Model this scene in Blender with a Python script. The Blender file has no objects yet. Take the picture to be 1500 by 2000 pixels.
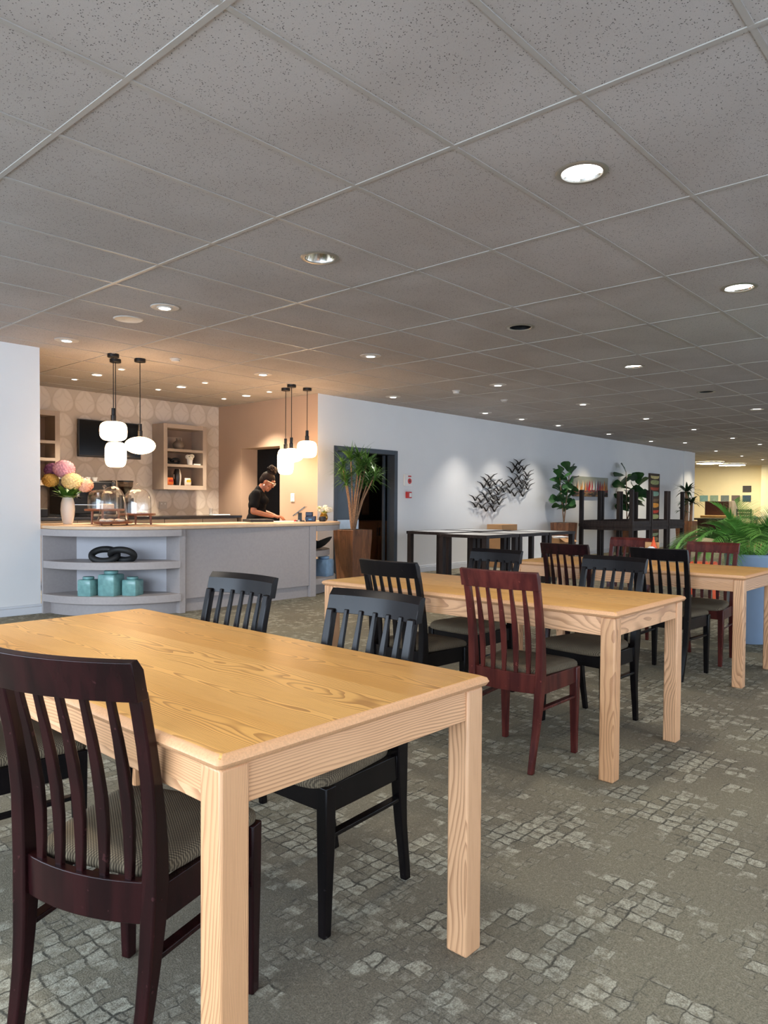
import bpy, bmesh, math, random
from mathutils import Vector, Matrix, Euler, noise as mnoise
SC = bpy.context.scene
COL = SC.collection
random.seed(7)
PI = math.pi
R = math.radians

# ------------------------------------------------------------------ camera
CZ, CEIL = 1.1508, 2.7053
cam_d = bpy.data.cameras.new('camera')
cam = bpy.data.objects.new('camera', cam_d); COL.objects.link(cam)
rx, ru, rf = (Vector((0.67017612, -0.74217408, 0.00645018)), Vector((0.01464817, 0.02191506, 0.99965252)),
              Vector((0.74205755, 0.66984876, -0.02555844)))
cam.matrix_world = Matrix(((rx.x, ru.x, -rf.x, 0), (rx.y, ru.y, -rf.y, 0), (rx.z, ru.z, -rf.z, CZ), (0, 0, 0, 1)))
cam_d.sensor_fit = 'HORIZONTAL'; cam_d.sensor_width = 36
cam_d.lens = 1417.545 / 1500 * 36
cam_d.shift_y = 18.69 / 1500
cam_d.clip_start = 0.02; cam_d.clip_end = 200
SC.camera = cam

# ------------------------------------------------------------------ exposure, world, daylight
vs = SC.view_settings
SC.display_settings.display_device = 'sRGB'
vs.view_transform = 'Standard'; vs.look = 'None'; vs.gamma = 1.0; vs.use_curve_mapping = False
vs.exposure = 0.95
SC.cycles.max_bounces = 10; SC.cycles.diffuse_bounces = 5; SC.cycles.glossy_bounces = 4
SC.cycles.transmission_bounces = 10; SC.cycles.transparent_max_bounces = 12
SC.cycles.sample_clamp_indirect = 6.0
SC.cycles.use_denoising = True
SC.cycles.caustics_reflective = False; SC.cycles.caustics_refractive = False
W = bpy.data.worlds.new('overcast_sky'); SC.world = W; W.use_nodes = True
bg = W.node_tree.nodes['Background']
bg.inputs[0].default_value = (0.70, 0.82, 1.0, 1); bg.inputs[1].default_value = 1.0

def area(name, loc, rot, sx, sy, power, col):
    l = bpy.data.lights.new(name, 'AREA'); l.shape = 'RECTANGLE'; l.size = sx; l.size_y = sy
    l.energy = power; l.color = col
    o = bpy.data.objects.new(name, l); COL.objects.link(o); o.location = loc; o.rotation_euler = rot
    return o
DAY = (0.76, 0.87, 1.0)
# daylight through the glazed walls behind the photographer and to the right, slanting down from the sky
area('daylight_right', (5.0, -3.10, 1.60), (R(71), 0, R(180)), 16.0, 1.9, 1300, DAY)
area('daylight_right_far', (21.0, -3.10, 1.60), (R(71), 0, R(180)), 15.0, 1.9, 950, DAY)
area('daylight_front', (-3.58, 2.2, 1.60), (R(71), 0, R(-90)), 9.4, 1.9, 300, (0.70, 0.84, 1.0))
WARM = (1.0, 0.62, 0.30)
LED = (1.0, 0.93, 0.84)

# ------------------------------------------------------------------ node helper
class S:
    def __init__(s, t, o): s.t, s.o = t, o
    def _m(s, op, b=None, c=None):
        n = s.t.nodes.new('ShaderNodeMath'); n.operation = op
        for i, v in enumerate((s, b, c)):
            if v is None: continue
            if isinstance(v, S): s.t.links.new(v.o, n.inputs[i])
            else: n.inputs[i].default_value = v
        return S(s.t, n.outputs[0])
    def __add__(s, b): return s._m('ADD', b)
    def __sub__(s, b): return s._m('SUBTRACT', b)
    def __mul__(s, b): return s._m('MULTIPLY', b)
    def __truediv__(s, b): return s._m('DIVIDE', b)
    __radd__ = __add__; __rmul__ = __mul__
    def __rsub__(s, b): return (s * -1.0) + b
    def floor(s): return s._m('FLOOR')
    def frac(s): return s._m('FRACT')
    def abs(s): return s._m('ABSOLUTE')
    def sin(s): return s._m('SINE')
    def sqrt(s): return s._m('SQRT')
    def pow(s, b): return s._m('POWER', b)
    def lt(s, b): return s._m('LESS_THAN', b)
    def gt(s, b): return s._m('GREATER_THAN', b)
    def max(s, b): return s._m('MAXIMUM', b)
    def min(s, b): return s._m('MINIMUM', b)
    def ss(s, a, b, c=0.0, d=1.0):
        n = s.t.nodes.new('ShaderNodeMapRange'); n.interpolation_type = 'SMOOTHSTEP'; s.t.links.new(s.o, n.inputs[0])
        for i, v in enumerate((a, b, c, d)): n.inputs[i + 1].default_value = v
        return S(s.t, n.outputs[0])

class NM:
    """small builder round one principled material"""
    def __init__(s, name, rough=0.5, metal=0.0, spec=0.5):
        s.m = bpy.data.materials.new(name); s.m.use_nodes = True; s.t = s.m.node_tree
        s.b = s.t.nodes['Principled BSDF']
        s.b.inputs['Roughness'].default_value = rough; s.b.inputs['Metallic'].default_value = metal
        s.b.inputs['Specular IOR Level'].default_value = spec
    def coord(s, kind='Object'):
        if not hasattr(s, 'tc'): s.tc = s.t.nodes.new('ShaderNodeTexCoord')
        sp = s.t.nodes.new('ShaderNodeSeparateXYZ'); s.t.links.new(s.tc.outputs[kind], sp.inputs[0])
        return [S(s.t, sp.outputs[i]) for i in range(3)]
    def vec(s, x, y, z=0.0):
        n = s.t.nodes.new('ShaderNodeCombineXYZ')
        for i, v in enumerate((x, y, z)):
            if isinstance(v, S): s.t.links.new(v.o, n.inputs[i])
            else: n.inputs[i].default_value = v
        return n.outputs[0]
    def noise(s, v=None, scale=5, detail=2, rough=0.5):
        n = s.t.nodes.new('ShaderNodeTexNoise'); n.inputs['Scale'].default_value = scale
        n.inputs['Detail'].default_value = detail; n.inputs['Roughness'].default_value = rough
        if v is None:
            s.coord(); v = s.tc.outputs['Object']
        s.t.links.new(v, n.inputs['Vector']); return S(s.t, n.outputs[0])
    def white(s, v):
        n = s.t.nodes.new('ShaderNodeTexWhiteNoise'); n.noise_dimensions = '3D'; s.t.links.new(v, n.inputs['Vector'])
        return S(s.t, n.outputs['Value'])
    def voro(s, v=None, scale=5):
        n = s.t.nodes.new('ShaderNodeTexVoronoi'); n.inputs['Scale'].default_value = scale
        if v is None:
            s.coord(); v = s.tc.outputs['Object']
        s.t.links.new(v, n.inputs['Vector']); return S(s.t, n.outputs['Distance'])
    def mix(s, f, a, b):
        n = s.t.nodes.new('ShaderNodeMix'); n.data_type = 'RGBA'
        if isinstance(f, S): s.t.links.new(f.o, n.inputs[0])
        else: n.inputs[0].default_value = f
        for i, v in ((6, a), (7, b)):
            if isinstance(v, tuple): n.inputs[i].default_value = (*v, 1)
            else: s.t.links.new(v, n.inputs[i])
        return n.outputs[2]
    def color(s, v):
        if isinstance(v, tuple): s.b.inputs['Base Color'].default_value = (*v, 1)
        else: s.t.links.new(v, s.b.inputs['Base Color'])
        return s
    def bump(s, h, strength=0.2, dist=0.01):
        n = s.t.nodes.new('ShaderNodeBump'); n.inputs['Strength'].default_value = strength; n.inputs['Distance'].default_value = dist
        s.t.links.new(h.o, n.inputs['Height']); s.t.links.new(n.outputs[0], s.b.inputs['Normal']); return s

def lin(r, g, b):
    f = lambda c: (c / 255 / 12.92) if c / 255 <= 0.04045 else ((c / 255 + 0.055) / 1.055) ** 2.4
    return (f(r), f(g), f(b))

def plain(name, rgb, rough=0.5, metal=0.0, vary=0.06, scale=9, spec=0.5):
    k = NM(name, rough, metal, spec); n = k.noise(scale=scale, detail=3)
    a = tuple(c * (1 - vary) for c in rgb); b = tuple(min(1, c * (1 + vary)) for c in rgb)
    k.color(k.mix(n.ss(0.3, 0.7), a, b)); return k.m
def emit(name, rgb, st):
    k = NM(name, 0.4); k.color((0.9, 0.9, 0.9)); k.b.inputs['Emission Color'].default_value = (*rgb, 1)
    k.b.inputs['Emission Strength'].default_value = st; return k.m
def glass(name, tint=(.975, .98, .98), ior=1.45):
    """thin clear glass: more mirror reflection at grazing angles, straight-through light otherwise"""
    m = bpy.data.materials.new(name); m.use_nodes = True; t = m.node_tree; t.nodes.clear()
    o = t.nodes.new('ShaderNodeOutputMaterial'); mx = t.nodes.new('ShaderNodeMixShader'); fr = t.nodes.new('ShaderNodeLayerWeight'); fr.inputs[0].default_value = 0.5
    pw = t.nodes.new('ShaderNodeMath'); pw.operation = 'POWER'; pw.inputs[1].default_value = 3.5; ml = t.nodes.new('ShaderNodeMath'); ml.operation = 'MULTIPLY_ADD'; ml.inputs[1].default_value = 0.45; ml.inputs[2].default_value = 0.06
    t.links.new(fr.outputs['Facing'], pw.inputs[0]); t.links.new(pw.outputs[0], ml.inputs[0])
    tr = t.nodes.new('ShaderNodeBsdfTransparent'); tr.inputs[0].default_value = (*tint, 1); gl = t.nodes.new('ShaderNodeBsdfGlossy'); gl.inputs['Roughness'].default_value = 0.0
    t.links.new(ml.outputs[0], mx.inputs[0]); t.links.new(tr.outputs[0], mx.inputs[1]); t.links.new(gl.outputs[0], mx.inputs[2]); t.links.new(mx.outputs[0], o.inputs[0])
    return m

def wood_mat(name, across, along, light, mid, dark, plank=0.13, freq=9.0, rough=0.42, stretch=3.2):
    """ash with cathedral grain; across / along are axis letters"""
    k = NM(name, rough); ax = dict(zip('xyz', k.coord()))
    g2 = [c for c in 'xyz' if c not in (across, along)][0]
    u, v, w = ax[across], ax[along], ax[g2]
    oi = k.t.nodes.new('ShaderNodeObjectInfo'); rnd = S(k.t, oi.outputs['Random'])
    pl = ((u + rnd * 3.0) / plank).floor()
    r1 = k.white(k.vec(pl, rnd * 17.0, 0.3)); r2 = k.white(k.vec(pl, rnd * 11.0, 5.7)); r3 = k.white(k.vec(pl, 9.1, rnd * 7.0))
    loc = ((u + rnd * 3.0) / plank) - pl - 0.5 - (r1 - 0.5) * 1.1
    v2 = v + r2 * 7.0
    nz = k.noise(k.vec(u * 6.0, v2 * 1.5, w * 5.0), scale=1.0, detail=2)
    nz2 = k.noise(k.vec(u * 16.0, v2 * 4.0, w * 16.0), scale=1.0, detail=2)
    arch = (loc * loc) * stretch * (r3 * 2.0 + 0.5) + v2 * (r3 - 0.35) * 0.9 + nz * 1.5 + nz2 * 0.16 + w * 5.0
    g = (arch * freq).frac()
    line = g.ss(0.42, 0.95)
    fib = k.noise(k.vec(u * 320.0, v2 * 9.0, w * 320.0), scale=1.0, detail=2)
    big = k.noise(k.vec(u * 2.0, v2 * 0.9, w * 2.0), scale=1.0, detail=1)
    base = k.mix(big.ss(0.3, 0.7), light, mid)
    base = k.mix(line * 0.68 * nz2.ss(0.2, 0.6, 0.55, 1.0), base, dark)
    base = k.mix(fib.ss(0.45, 0.8) * 0.22, base, dark)
    tone = k.mix(r1, (0.93, 0.93, 0.93), (1.04, 1.04, 1.04))
    mu = k.t.nodes.new('ShaderNodeMix'); mu.data_type = 'RGBA'; mu.blend_type = 'MULTIPLY'; mu.inputs[0].default_value = 1
    k.t.links.new(base, mu.inputs[6]); k.t.links.new(tone, mu.inputs[7])
    k.color(mu.outputs[2]); k.bump(line * 0.5 + fib * 0.5, 0.12, 0.002)
    return k.m

# ------------------------------------------------------------------ materials
TOPC = (lin(238, 184, 108), lin(228, 170, 92), lin(158, 104, 54))
LEGC = (lin(232, 182, 138), lin(220, 168, 122), lin(160, 108, 72))
M_TOP = wood_mat('ash_table_top', 'x', 'y', *TOPC, plank=0.17, freq=12.0, stretch=4.2)
M_RIM = plain('ash_table_edge', lin(218, 166, 122), .42, vary=.08, scale=220)
M_LEG = wood_mat('ash_leg', 'x', 'z', *LEGC, plank=0.2, freq=11.0, stretch=2.0)
M_APX = wood_mat('ash_apron_end', 'z', 'x', *LEGC, plank=0.3, freq=9.0)
M_APY = wood_mat('ash_apron_side', 'z', 'y', *LEGC, plank=0.3, freq=9.0)

def lacquer(name, c1, c2, rough=0.26):
    k = NM(name, rough); x, y, z = k.coord()
    n = k.noise(k.vec(x * 30.0, y * 30.0, z * 4.0), scale=1.0, detail=3)
    s = k.noise(scale=55, detail=2)
    k.color(k.mix(s.ss(0.70, 0.76) * 0.35, k.mix(n.ss(0.3, 0.7), c1, c2), tuple(min(1, c * 3.2 + .01) for c in c2)))
    k.b.inputs['Specular IOR Level'].default_value = 0.20; k.b.inputs['Coat Weight'].default_value = 0.04; k.b.inputs['Coat Roughness'].default_value = 0.25
    return k.m
M_BLACK = lacquer('ebonised_wood', lin(13, 11, 13), lin(20, 16, 17))
M_DARKM = lacquer('dark_mahogany', lin(26, 11, 12), lin(42, 17, 18))
M_REDM = lacquer('red_mahogany', lin(68, 30, 28), lin(96, 44, 38))
M_BROWN = lacquer('dark_oak_stain', lin(38, 31, 30), lin(54, 45, 42), 0.45)

def weave():
    k = NM('woven_seat_cloth', 0.9, spec=0.15); x, y, z = k.coord()
    a = (x * 900.0).sin() * (y * 900.0).sin()
    f = a * 0.5 + 0.5; n = k.noise(scale=14, detail=2)
    c = k.mix(f.ss(0.3, 0.8), lin(76, 67, 55), lin(138, 124, 101))
    k.color(k.mix(n.ss(0.4, 0.7) * 0.25, c, lin(82, 72, 62))); k.bump(f, 0.25, 0.002); return k.m
M_SEAT = weave()

def carpet():
    k = NM('carpet', 0.95, spec=0.08); x, y, z = k.coord()
    n0 = k.noise(scale=16, detail=2); n1 = k.noise(k.vec(y, x, 3.0), scale=16, detail=2)
    xd = x + (n0 - 0.5) * 0.034; yd = y + (n1 - 0.5) * 0.034
    def grid(c, ox, oy, lw):
        u = (xd + ox) / c; v = (yd + oy) / c; iu, iv = u.floor(), v.floor()
        r = k.white(k.vec(iu, iv, c)); ru_ = k.white(k.vec(iu, 0.5, c * 3)); rv_ = k.white(k.vec(0.5, iv, c * 5))
        eu = ((u - iu) - 0.5).abs(); ev = ((v - iv) - 0.5).abs()
        line = (eu + (ru_ - 0.5) * 0.06).ss(0.5 - lw - 0.05, 0.5 - lw + 0.04).max((ev + (rv_ - 0.5) * 0.06).ss(0.5 - lw - 0.05, 0.5 - lw + 0.04))
        return r, line
    r1, l1 = grid(0.052, 0.0, 0.0, 0.05); r2, l2 = grid(0.034, 0.013, 0.02, 0.07)
    pm = k.noise(k.vec(x * 1.0, y * 1.0, 0.0), scale=2.1, detail=4, rough=0.65)
    pm2 = k.noise(k.vec(x, y, 8.0), scale=2.6, detail=4, rough=0.65)
    fine = k.noise(scale=210, detail=3, rough=0.75); fine2 = k.noise(scale=75, detail=4, rough=0.75)
    m1 = (pm + (r1 - 0.5) * 0.30).ss(0.53, 0.60); m2 = (pm2 + (r2 - 0.5) * 0.3).ss(0.57, 0.64)
    ml = (pm + (r1 - 0.5) * 0.10).ss(0.49, 0.58)
    worn = k.noise(scale=38, detail=5, rough=0.75); wl = k.noise(scale=22, detail=4, rough=0.7)
    base = k.mix(k.noise(k.vec(x, y, 2.0), scale=1.1, detail=2).ss(0.35, 0.65), lin(128, 121, 106), lin(142, 136, 117))
    lightc = k.mix(r1, lin(158, 155, 138), lin(194, 190, 171))
    darkc = lin(72, 72, 66)
    c = k.mix(m2 * (1.0 - l2) * worn.ss(0.40, 0.62) * 0.8, base, lin(162, 158, 142))
    c = k.mix(m2 * l2 * 0.65 * wl.ss(0.36, 0.55), c, darkc)
    c = k.mix(m1 * (1.0 - l1) * worn.ss(0.34, 0.60), c, lightc)
    c = k.mix(ml * l1 * 0.9 * wl.ss(0.33, 0.52), c, darkc)
    c = k.mix(fine.ss(0.38, 0.66) * 0.50, c, lin(66, 63, 56))
    c = k.mix(fine2.ss(0.52, 0.70) * 0.30, c, lin(188, 183, 166))
    c = k.mix(fine2.ss(0.48, 0.30) * 0.30, c, lin(70, 67, 60))
    k.color(c); k.bump(fine + fine2 * 0.6, 0.5, 0.006); return k.m
M_CARPET = carpet()

def ceiling_mat():
    k = NM('mineral_ceiling_tile', 0.9, spec=0.1)
    d = k.voro(scale=105); n = k.noise(scale=60, detail=2); w = k.noise(scale=1.3, detail=2)
    hole = (1.0 - d.ss(0.16, 0.30)) * n.ss(0.42, 0.54)
    d2 = k.voro(k.vec(*[c + 0.37 for c in k.coord()]), scale=240); hole2 = (1.0 - d2.ss(0.1, 0.3))
    c = k.mix(w.ss(0.3, 0.7), lin(171, 164, 159), lin(181, 175, 171))
    c = k.mix(hole * 0.95, c, lin(70, 66, 64)); c = k.mix(hole2 * 0.35, c, lin(104, 100, 97))
    k.color(c); k.bump(1.0 - hole, 0.3, 0.002); return k.m
M_CEIL = ceiling_mat()
M_TBAR = plain('ceiling_grid_metal', lin(166, 161, 155), 0.45, 0.0, 0.03)
M_WHITE = plain('white_wall_paint', lin(229, 229, 229), 0.85, spec=0.2, vary=0.012, scale=2)
M_TAUPE = plain('taupe_wall_paint', lin(180, 154, 134), 0.85, spec=0.2, vary=0.02, scale=2)
M_CREAM = plain('cream_wall_paint', lin(236, 222, 186), 0.85, spec=0.2, vary=0.02, scale=2)
M_GREYW = plain('grey_wall_paint', lin(170, 168, 166), 0.85, spec=0.2, vary=0.02)
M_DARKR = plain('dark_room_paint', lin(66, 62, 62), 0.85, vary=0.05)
M_SKIRT = plain('white_skirting', lin(214, 217, 222), 0.5, vary=0.02)
M_FRAME = plain('slate_door_paint', lin(58, 66, 76), 0.45, vary=0.04)
M_DOORD = plain('dark_blue_door_paint', lin(62, 74, 86), 0.4, vary=0.06)
M_KICK = plain('brushed_kick_plate', lin(176, 184, 190), 0.35, 0.6)
M_COUNT = plain('grey_laminate', lin(168, 160, 158), 0.5, vary=0.03, scale=40)
M_COUNTB = plain('pale_grey_laminate', lin(186, 184, 188), 0.55, vary=0.02)
M_SHELF = plain('taupe_grey_laminate', lin(166, 150, 136), 0.5, vary=0.03)
M_SHELFD = plain('taupe_back_board', lin(128, 108, 94), 0.6, vary=0.04)
M_CTOP = plain('pale_oak_worktop', lin(214, 184, 152), 0.38, vary=0.05, scale=14)
M_BENCH = plain('black_worktop', lin(28, 24, 24), 0.25, vary=0.1)
M_BMETAL = plain('black_metal', lin(16, 15, 16), 0.4, 0.3, vary=0.1)
M_MATBLK = plain('matt_black_ceramic', lin(20, 20, 21), 0.6, vary=0.15)
M_GREYBLK = plain('charcoal_plastic', lin(38, 38, 40), 0.45, vary=0.1)
M_STEEL = plain('stainless_steel', lin(190, 190, 190), 0.22, 0.95, vary=0.04)
M_CHROME = plain('reflector_chrome', lin(222, 216, 206), 0.12, 1.0, vary=0.02)
M_RING = plain('satin_nickel', lin(170, 166, 156), 0.35, 0.7, vary=0.03)
M_LENS = emit('lamp_diffuser', (1.0, 0.98, 0.95), 5.0)
M_LENSW = emit('warm_lamp_diffuser', (1.0, 0.90, 0.74), 5.0)
M_SHADE = emit('opal_glass_lit', (1.0, 0.62, 0.32), 7.5)
M_DISC = emit('ceiling_disc_lit', (1.0, 0.90, 0.66), 30.0)
M_PLATE = plain('cover_plate_white', lin(196, 190, 182), 0.5, vary=0.02)
M_GLASS = glass('clear_glass')
M_WALNUT = plain('walnut_board', lin(128, 76, 50), 0.4, vary=0.2, scale=16)
M_TURQ = plain('turquoise_glaze', lin(122, 168, 166), 0.25, vary=0.14, scale=16)
M_BLUEJ = plain('pale_blue_glaze', lin(132, 164, 196), 0.3, vary=0.12, scale=14)
M_CERW = plain('white_ceramic', lin(236, 234, 230), 0.45, vary=0.02)
M_GOLD = plain('gold_glaze', lin(196, 150, 66), 0.22, 0.75, vary=0.12)
M_SCREEN = plain('black_screen', lin(12, 12, 13), 0.09, vary=0.05)
M_TEAK = None
def teak():
    k = NM('reclaimed_wood', 0.55); x, y, z = k.coord()
    n = k.noise(k.vec(x * 14.0, y * 14.0, z * 2.2), scale=1.0, detail=4)
    kn = k.voro(k.vec(x * 5.0, y * 5.0, z * 2.6), scale=1.0)
    g = (n * 7.0 + kn * 2.2).frac()
    c = k.mix(n.ss(0.3, 0.7), lin(104, 66, 44), lin(148, 98, 64)); c = k.mix(g.ss(0.6, 1.0) * 0.45, c, lin(70, 42, 28))
    k.color(c); k.bump(g, 0.2, 0.004); return k.m
M_TEAK = teak()
M_SOIL = plain('potting_soil', lin(48, 38, 30), 0.95, vary=0.3, scale=40)
M_BARK = plain('plant_stem_bark', lin(146, 112, 84), 0.85, vary=0.25, scale=50)
M_STEMG = plain('green_stem', lin(96, 126, 52), 0.6, vary=0.2, scale=30)
def leafm(name, a, b, rough=0.4):
    k = NM(name, rough); n = k.noise(scale=7, detail=3)
    k.color(k.mix(n.ss(0.3, 0.7), a, b)); k.b.inputs['Subsurface Weight'].default_value = 0.0
    return k.m
M_LDRAC = leafm('dracaena_leaf', lin(62, 104, 44), lin(110, 152, 70))
M_LFIG = leafm('fig_leaf', lin(28, 60, 34), lin(52, 92, 44), 0.35)
M_LCORN = leafm('corn_plant_leaf', lin(26, 48, 30), lin(44, 74, 40))
M_LPALM = leafm('palm_leaf', lin(84, 140, 60), lin(142, 198, 96))
M_POTBL = plain('blue_grey_pot', lin(140, 160, 184), 0.35, vary=0.02)
M_ORANGE = plain('orange_plastic', lin(236, 92, 40), 0.45, vary=0.05)
M_PAPER = plain('white_paper', lin(238, 238, 236), 0.8, vary=0.02)
M_CARD = plain('brown_cardboard', lin(176, 134, 92), 0.8, vary=0.06)
M_BRCAB = plain('brown_veneer', lin(166, 116, 80), 0.5, vary=0.08)
M_DKBR = plain('dark_brown_veneer', lin(58, 30, 26), 0.4, vary=0.15)
M_OAKL = plain('honey_oak', lin(196, 148, 84), 0.45, vary=0.1)
M_SKIN = plain('brown_skin', lin(150, 92, 64), 0.5, vary=0.05)
M_HAIR = plain('dark_brown_hair', lin(28, 17, 13), 0.7, vary=0.3, scale=60, spec=0.15)
M_TEE = plain('black_cotton', lin(15, 14, 15), 0.9, vary=0.12, spec=0.1)
M_TROU = plain('black_trouser_cloth', lin(18, 18, 20), 0.85, vary=0.1)
M_SHOE = plain('black_leather', lin(14, 14, 14), 0.4)
M_EYEW = plain('eye_white', lin(230, 226, 220), 0.3)
M_LIP = plain('lip_skin', lin(132, 66, 56), 0.45)
M_PEARL = plain('pearl_bead', lin(236, 222, 214), 0.2)
M_GREYTOP = plain('pale_table_inset', lin(232, 235, 238), 0.22, vary=0.02)

def wallpaper():
    k = NM('egg_pattern_wallpaper', 0.8, spec=0.2); x, y, z = k.coord()
    u = x / 0.31; v = z / 0.34
    def lat(ox, oy):
        a = (u + ox).frac() - 0.5; b = (v + oy).frac() - 0.5
        d = ((a * a) * (1.0 + b * 0.9) + b * b * 0.92).sqrt(); return d, b
    d1, b1 = lat(0.0, 0.0); d2, b2 = lat(0.5, 0.5)
    e1 = d1.ss(0.40, 0.47) * (1.0 - d1.ss(0.475, 0.50)); e2 = d2.ss(0.40, 0.47) * (1.0 - d2.ss(0.475, 0.50))
    in1 = d1.lt(0.475)
    edge = e1.max(e2 * (1.0 - in1 * 0.55))
    c = k.mix(in1, lin(206, 194, 180), lin(222, 212, 201))
    c = k.mix(edge * 0.5, c, lin(184, 169, 153))
    k.color(c); return k.m
M_WPAP = wallpaper()

# ------------------------------------------------------------------ mesh building
class MB:
    def __init__(s): s.v = []; s.f = []; s.mi = []
    def add(s, vs_, fs, mi=0, M=None):
        o = len(s.v)
        s.v += [(M @ Vector(p)) if M else Vector(p) for p in vs_]
        s.f += [tuple(i + o for i in f) for f in fs]; s.mi += [mi] * len(fs); return s
    def box(s, x0, x1, y0, y1, z0, z1, mi=0, M=None):
        v = [(x0, y0, z0), (x1, y0, z0), (x1, y1, z0), (x0, y1, z0), (x0, y0, z1), (x1, y0, z1), (x1, y1, z1), (x0, y1, z1)]
        return s.add(v, [(0, 3, 2, 1), (4, 5, 6, 7), (0, 1, 5, 4), (1, 2, 6, 5), (2, 3, 7, 6), (3, 0, 4, 7)], mi, M)
    def prism(s, poly, z0, z1, mi=0, M=None):
        n = len(poly); v = [(x, y, z0) for x, y in poly] + [(x, y, z1) for x, y in poly]
        f = [tuple(range(n - 1, -1, -1)), tuple(range(n, 2 * n))] + [(i, (i + 1) % n, n + (i + 1) % n, n + i) for i in range(n)]
        return s.add(v, f, mi, M)
    def frustum(s, p0, z0, p1, z1, mi=0, M=None):
        n = len(p0); v = [(x, y, z0) for x, y in p0] + [(x, y, z1) for x, y in p1]
        f = [tuple(range(n - 1, -1, -1)), tuple(range(n, 2 * n))] + [(i, (i + 1) % n, n + (i + 1) % n, n + i) for i in range(n)]
        return s.add(v, f, mi, M)
    def loft(s, rings, cap=True, closed=True, mi=0, M=None):
        n = len(rings[0]); v = [p for r in rings for p in r]; f = []
        for a in range(len(rings) - 1):
            for i in range(n if closed else n - 1):
                j = (i + 1) % n; f.append((a * n + i, a * n + j, (a + 1) * n + j, (a + 1) * n + i))
        if cap:
            f.append(tuple(range(n - 1, -1, -1))); k = (len(rings) - 1) * n; f.append(tuple(range(k, k + n)))
        return s.add(v, f, mi, M)
    def lathe(s, prof, n=28, cx=0, cy=0, mi=0, cap=True, M=None):
        rings = [[(cx + r * math.cos(2 * PI * i / n), cy + r * math.sin(2 * PI * i / n), z) for i in range(n)] for r, z in prof]
        return s.loft(rings, cap, True, mi, M)
    def tube(s, pts, rad, n=8, mi=0, cap=True, M=None):
        pts = [Vector(p) for p in pts]; rings = []
        rad = rad if isinstance(rad, (list, tuple)) else [rad] * len(pts)
        up = Vector((0, 0, 1)); prev = None
        for i, p in enumerate(pts):
            t = (pts[min(i + 1, len(pts) - 1)] - pts[max(i - 1, 0)]).normalized()
            a = prev - t * prev.dot(t) if prev else (up.cross(t) if abs(t.z) < 0.95 else Vector((1, 0, 0)).cross(t))
            a.normalize(); b = t.cross(a); prev = a
            rings.append([p + (a * math.cos(2 * PI * k / n) + b * math.sin(2 * PI * k / n)) * rad[i] for k in range(n)])
        return s.loft(rings, cap, True, mi, M)
    def bar(s, pts, w, d, mi=0, xdir=(1, 0, 0)):
        """rectangular section swept mostly upward: w along xdir, d along y"""
        rings = []
        X = Vector(xdir).normalized(); Y = Vector((-X.y, X.x, 0))
        w = w if isinstance(w, (list, tuple)) else [w] * len(pts); d = d if isinstance(d, (list, tuple)) else [d] * len(pts)
        for p, a, b in zip(pts, w, d):
            p = Vector(p); rings.append([p - X * a / 2 - Y * b / 2, p + X * a / 2 - Y * b / 2, p + X * a / 2 + Y * b / 2, p - X * a / 2 + Y * b / 2])
        return s.loft(rings, True, True, mi)
    def ell(s, c, r, n=14, m=10, mi=0, M=None):
        prof = [(math.sin(PI * i / m), -math.cos(PI * i / m)) for i in range(m + 1)]
        T = Matrix.Translation(Vector(c)) @ Matrix.Diagonal((r[0], r[1], r[2], 1))
        return s.lathe([(max(a, 1e-3), z) for a, z in prof], n, mi=mi, M=(M @ T if M else T))
    def build(s, name, mat, parent=None, smooth=35, bevel=0, loc=None, bseg=2):
        me = bpy.data.meshes.new(name); me.from_pydata([tuple(p) for p in s.v], [], s.f)
        mats = mat if isinstance(mat, (list, tuple)) else [mat]
        for m in mats: me.materials.append(m)
        if any(s.mi): me.polygons.foreach_set('material_index', s.mi)
        bm = bmesh.new(); bm.from_mesh(me); bmesh.ops.recalc_face_normals(bm, faces=bm.faces); bm.to_mesh(me); bm.free()
        if smooth:
            me.polygons.foreach_set('use_smooth', [True] * len(me.polygons)); me.set_sharp_from_angle(angle=R(smooth))
        o = bpy.data.objects.new(name, me); COL.objects.link(o)
        if parent: o.parent = parent
        if loc: o.location = loc
        if bevel:
            b = o.modifiers.new('bevel', 'BEVEL'); b.width = bevel; b.segments = bseg; b.limit_method = 'ANGLE'; b.angle_limit = R(40)
            b.harden_normals = False
        return o

def thing(name, label, cat, loc=(0, 0, 0), rz=0, group=None):
    o = bpy.data.objects.new(name, None); COL.objects.link(o); o.location = loc; o.rotation_euler = (0, 0, rz)
    o.empty_display_size = 0.1
    return tag(o, label, cat, group)
def tag(o, label, cat, group=None, kind=None):
    o['label'] = label; o['category'] = cat
    if group: o['group'] = group
    if kind: o['kind'] = kind
    return o
def struct(o): o['kind'] = 'structure'; return o
def kids(o): return [c for c in bpy.data.objects if c.parent == o]
def dup(root, label=None, loc=None, rz=None, mats=None):
    r = root.copy(); COL.objects.link(r)
    if loc is not None: r.location = loc
    if rz is not None: r.rotation_euler = (0, 0, rz)
    if label: r['label'] = label
    def rec(a, b):
        for c in kids_of[a.name]:
            d = c.copy(); COL.objects.link(d); d.parent = b
            if mats and c.type == 'MESH' and c.material_slots and c.material_slots[0].material in mats:
                nm = mats[c.material_slots[0].material]
                d.material_slots[0].link = 'OBJECT'; d.material_slots[0].material = nm
            kids_of[d.name] = []; rec(c, d)
    kids_of = {}
    def idx(a):
        kids_of[a.name] = kids(a)
        for c in kids_of[a.name]: idx(c)
    idx(root); rec(root, r)
    return r

# ================================================================== SETTING
# floor
struct(MB().box(-3.6, 32, -3.2, 12, -0.05, 0).build('floor', M_CARPET, smooth=0))

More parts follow.
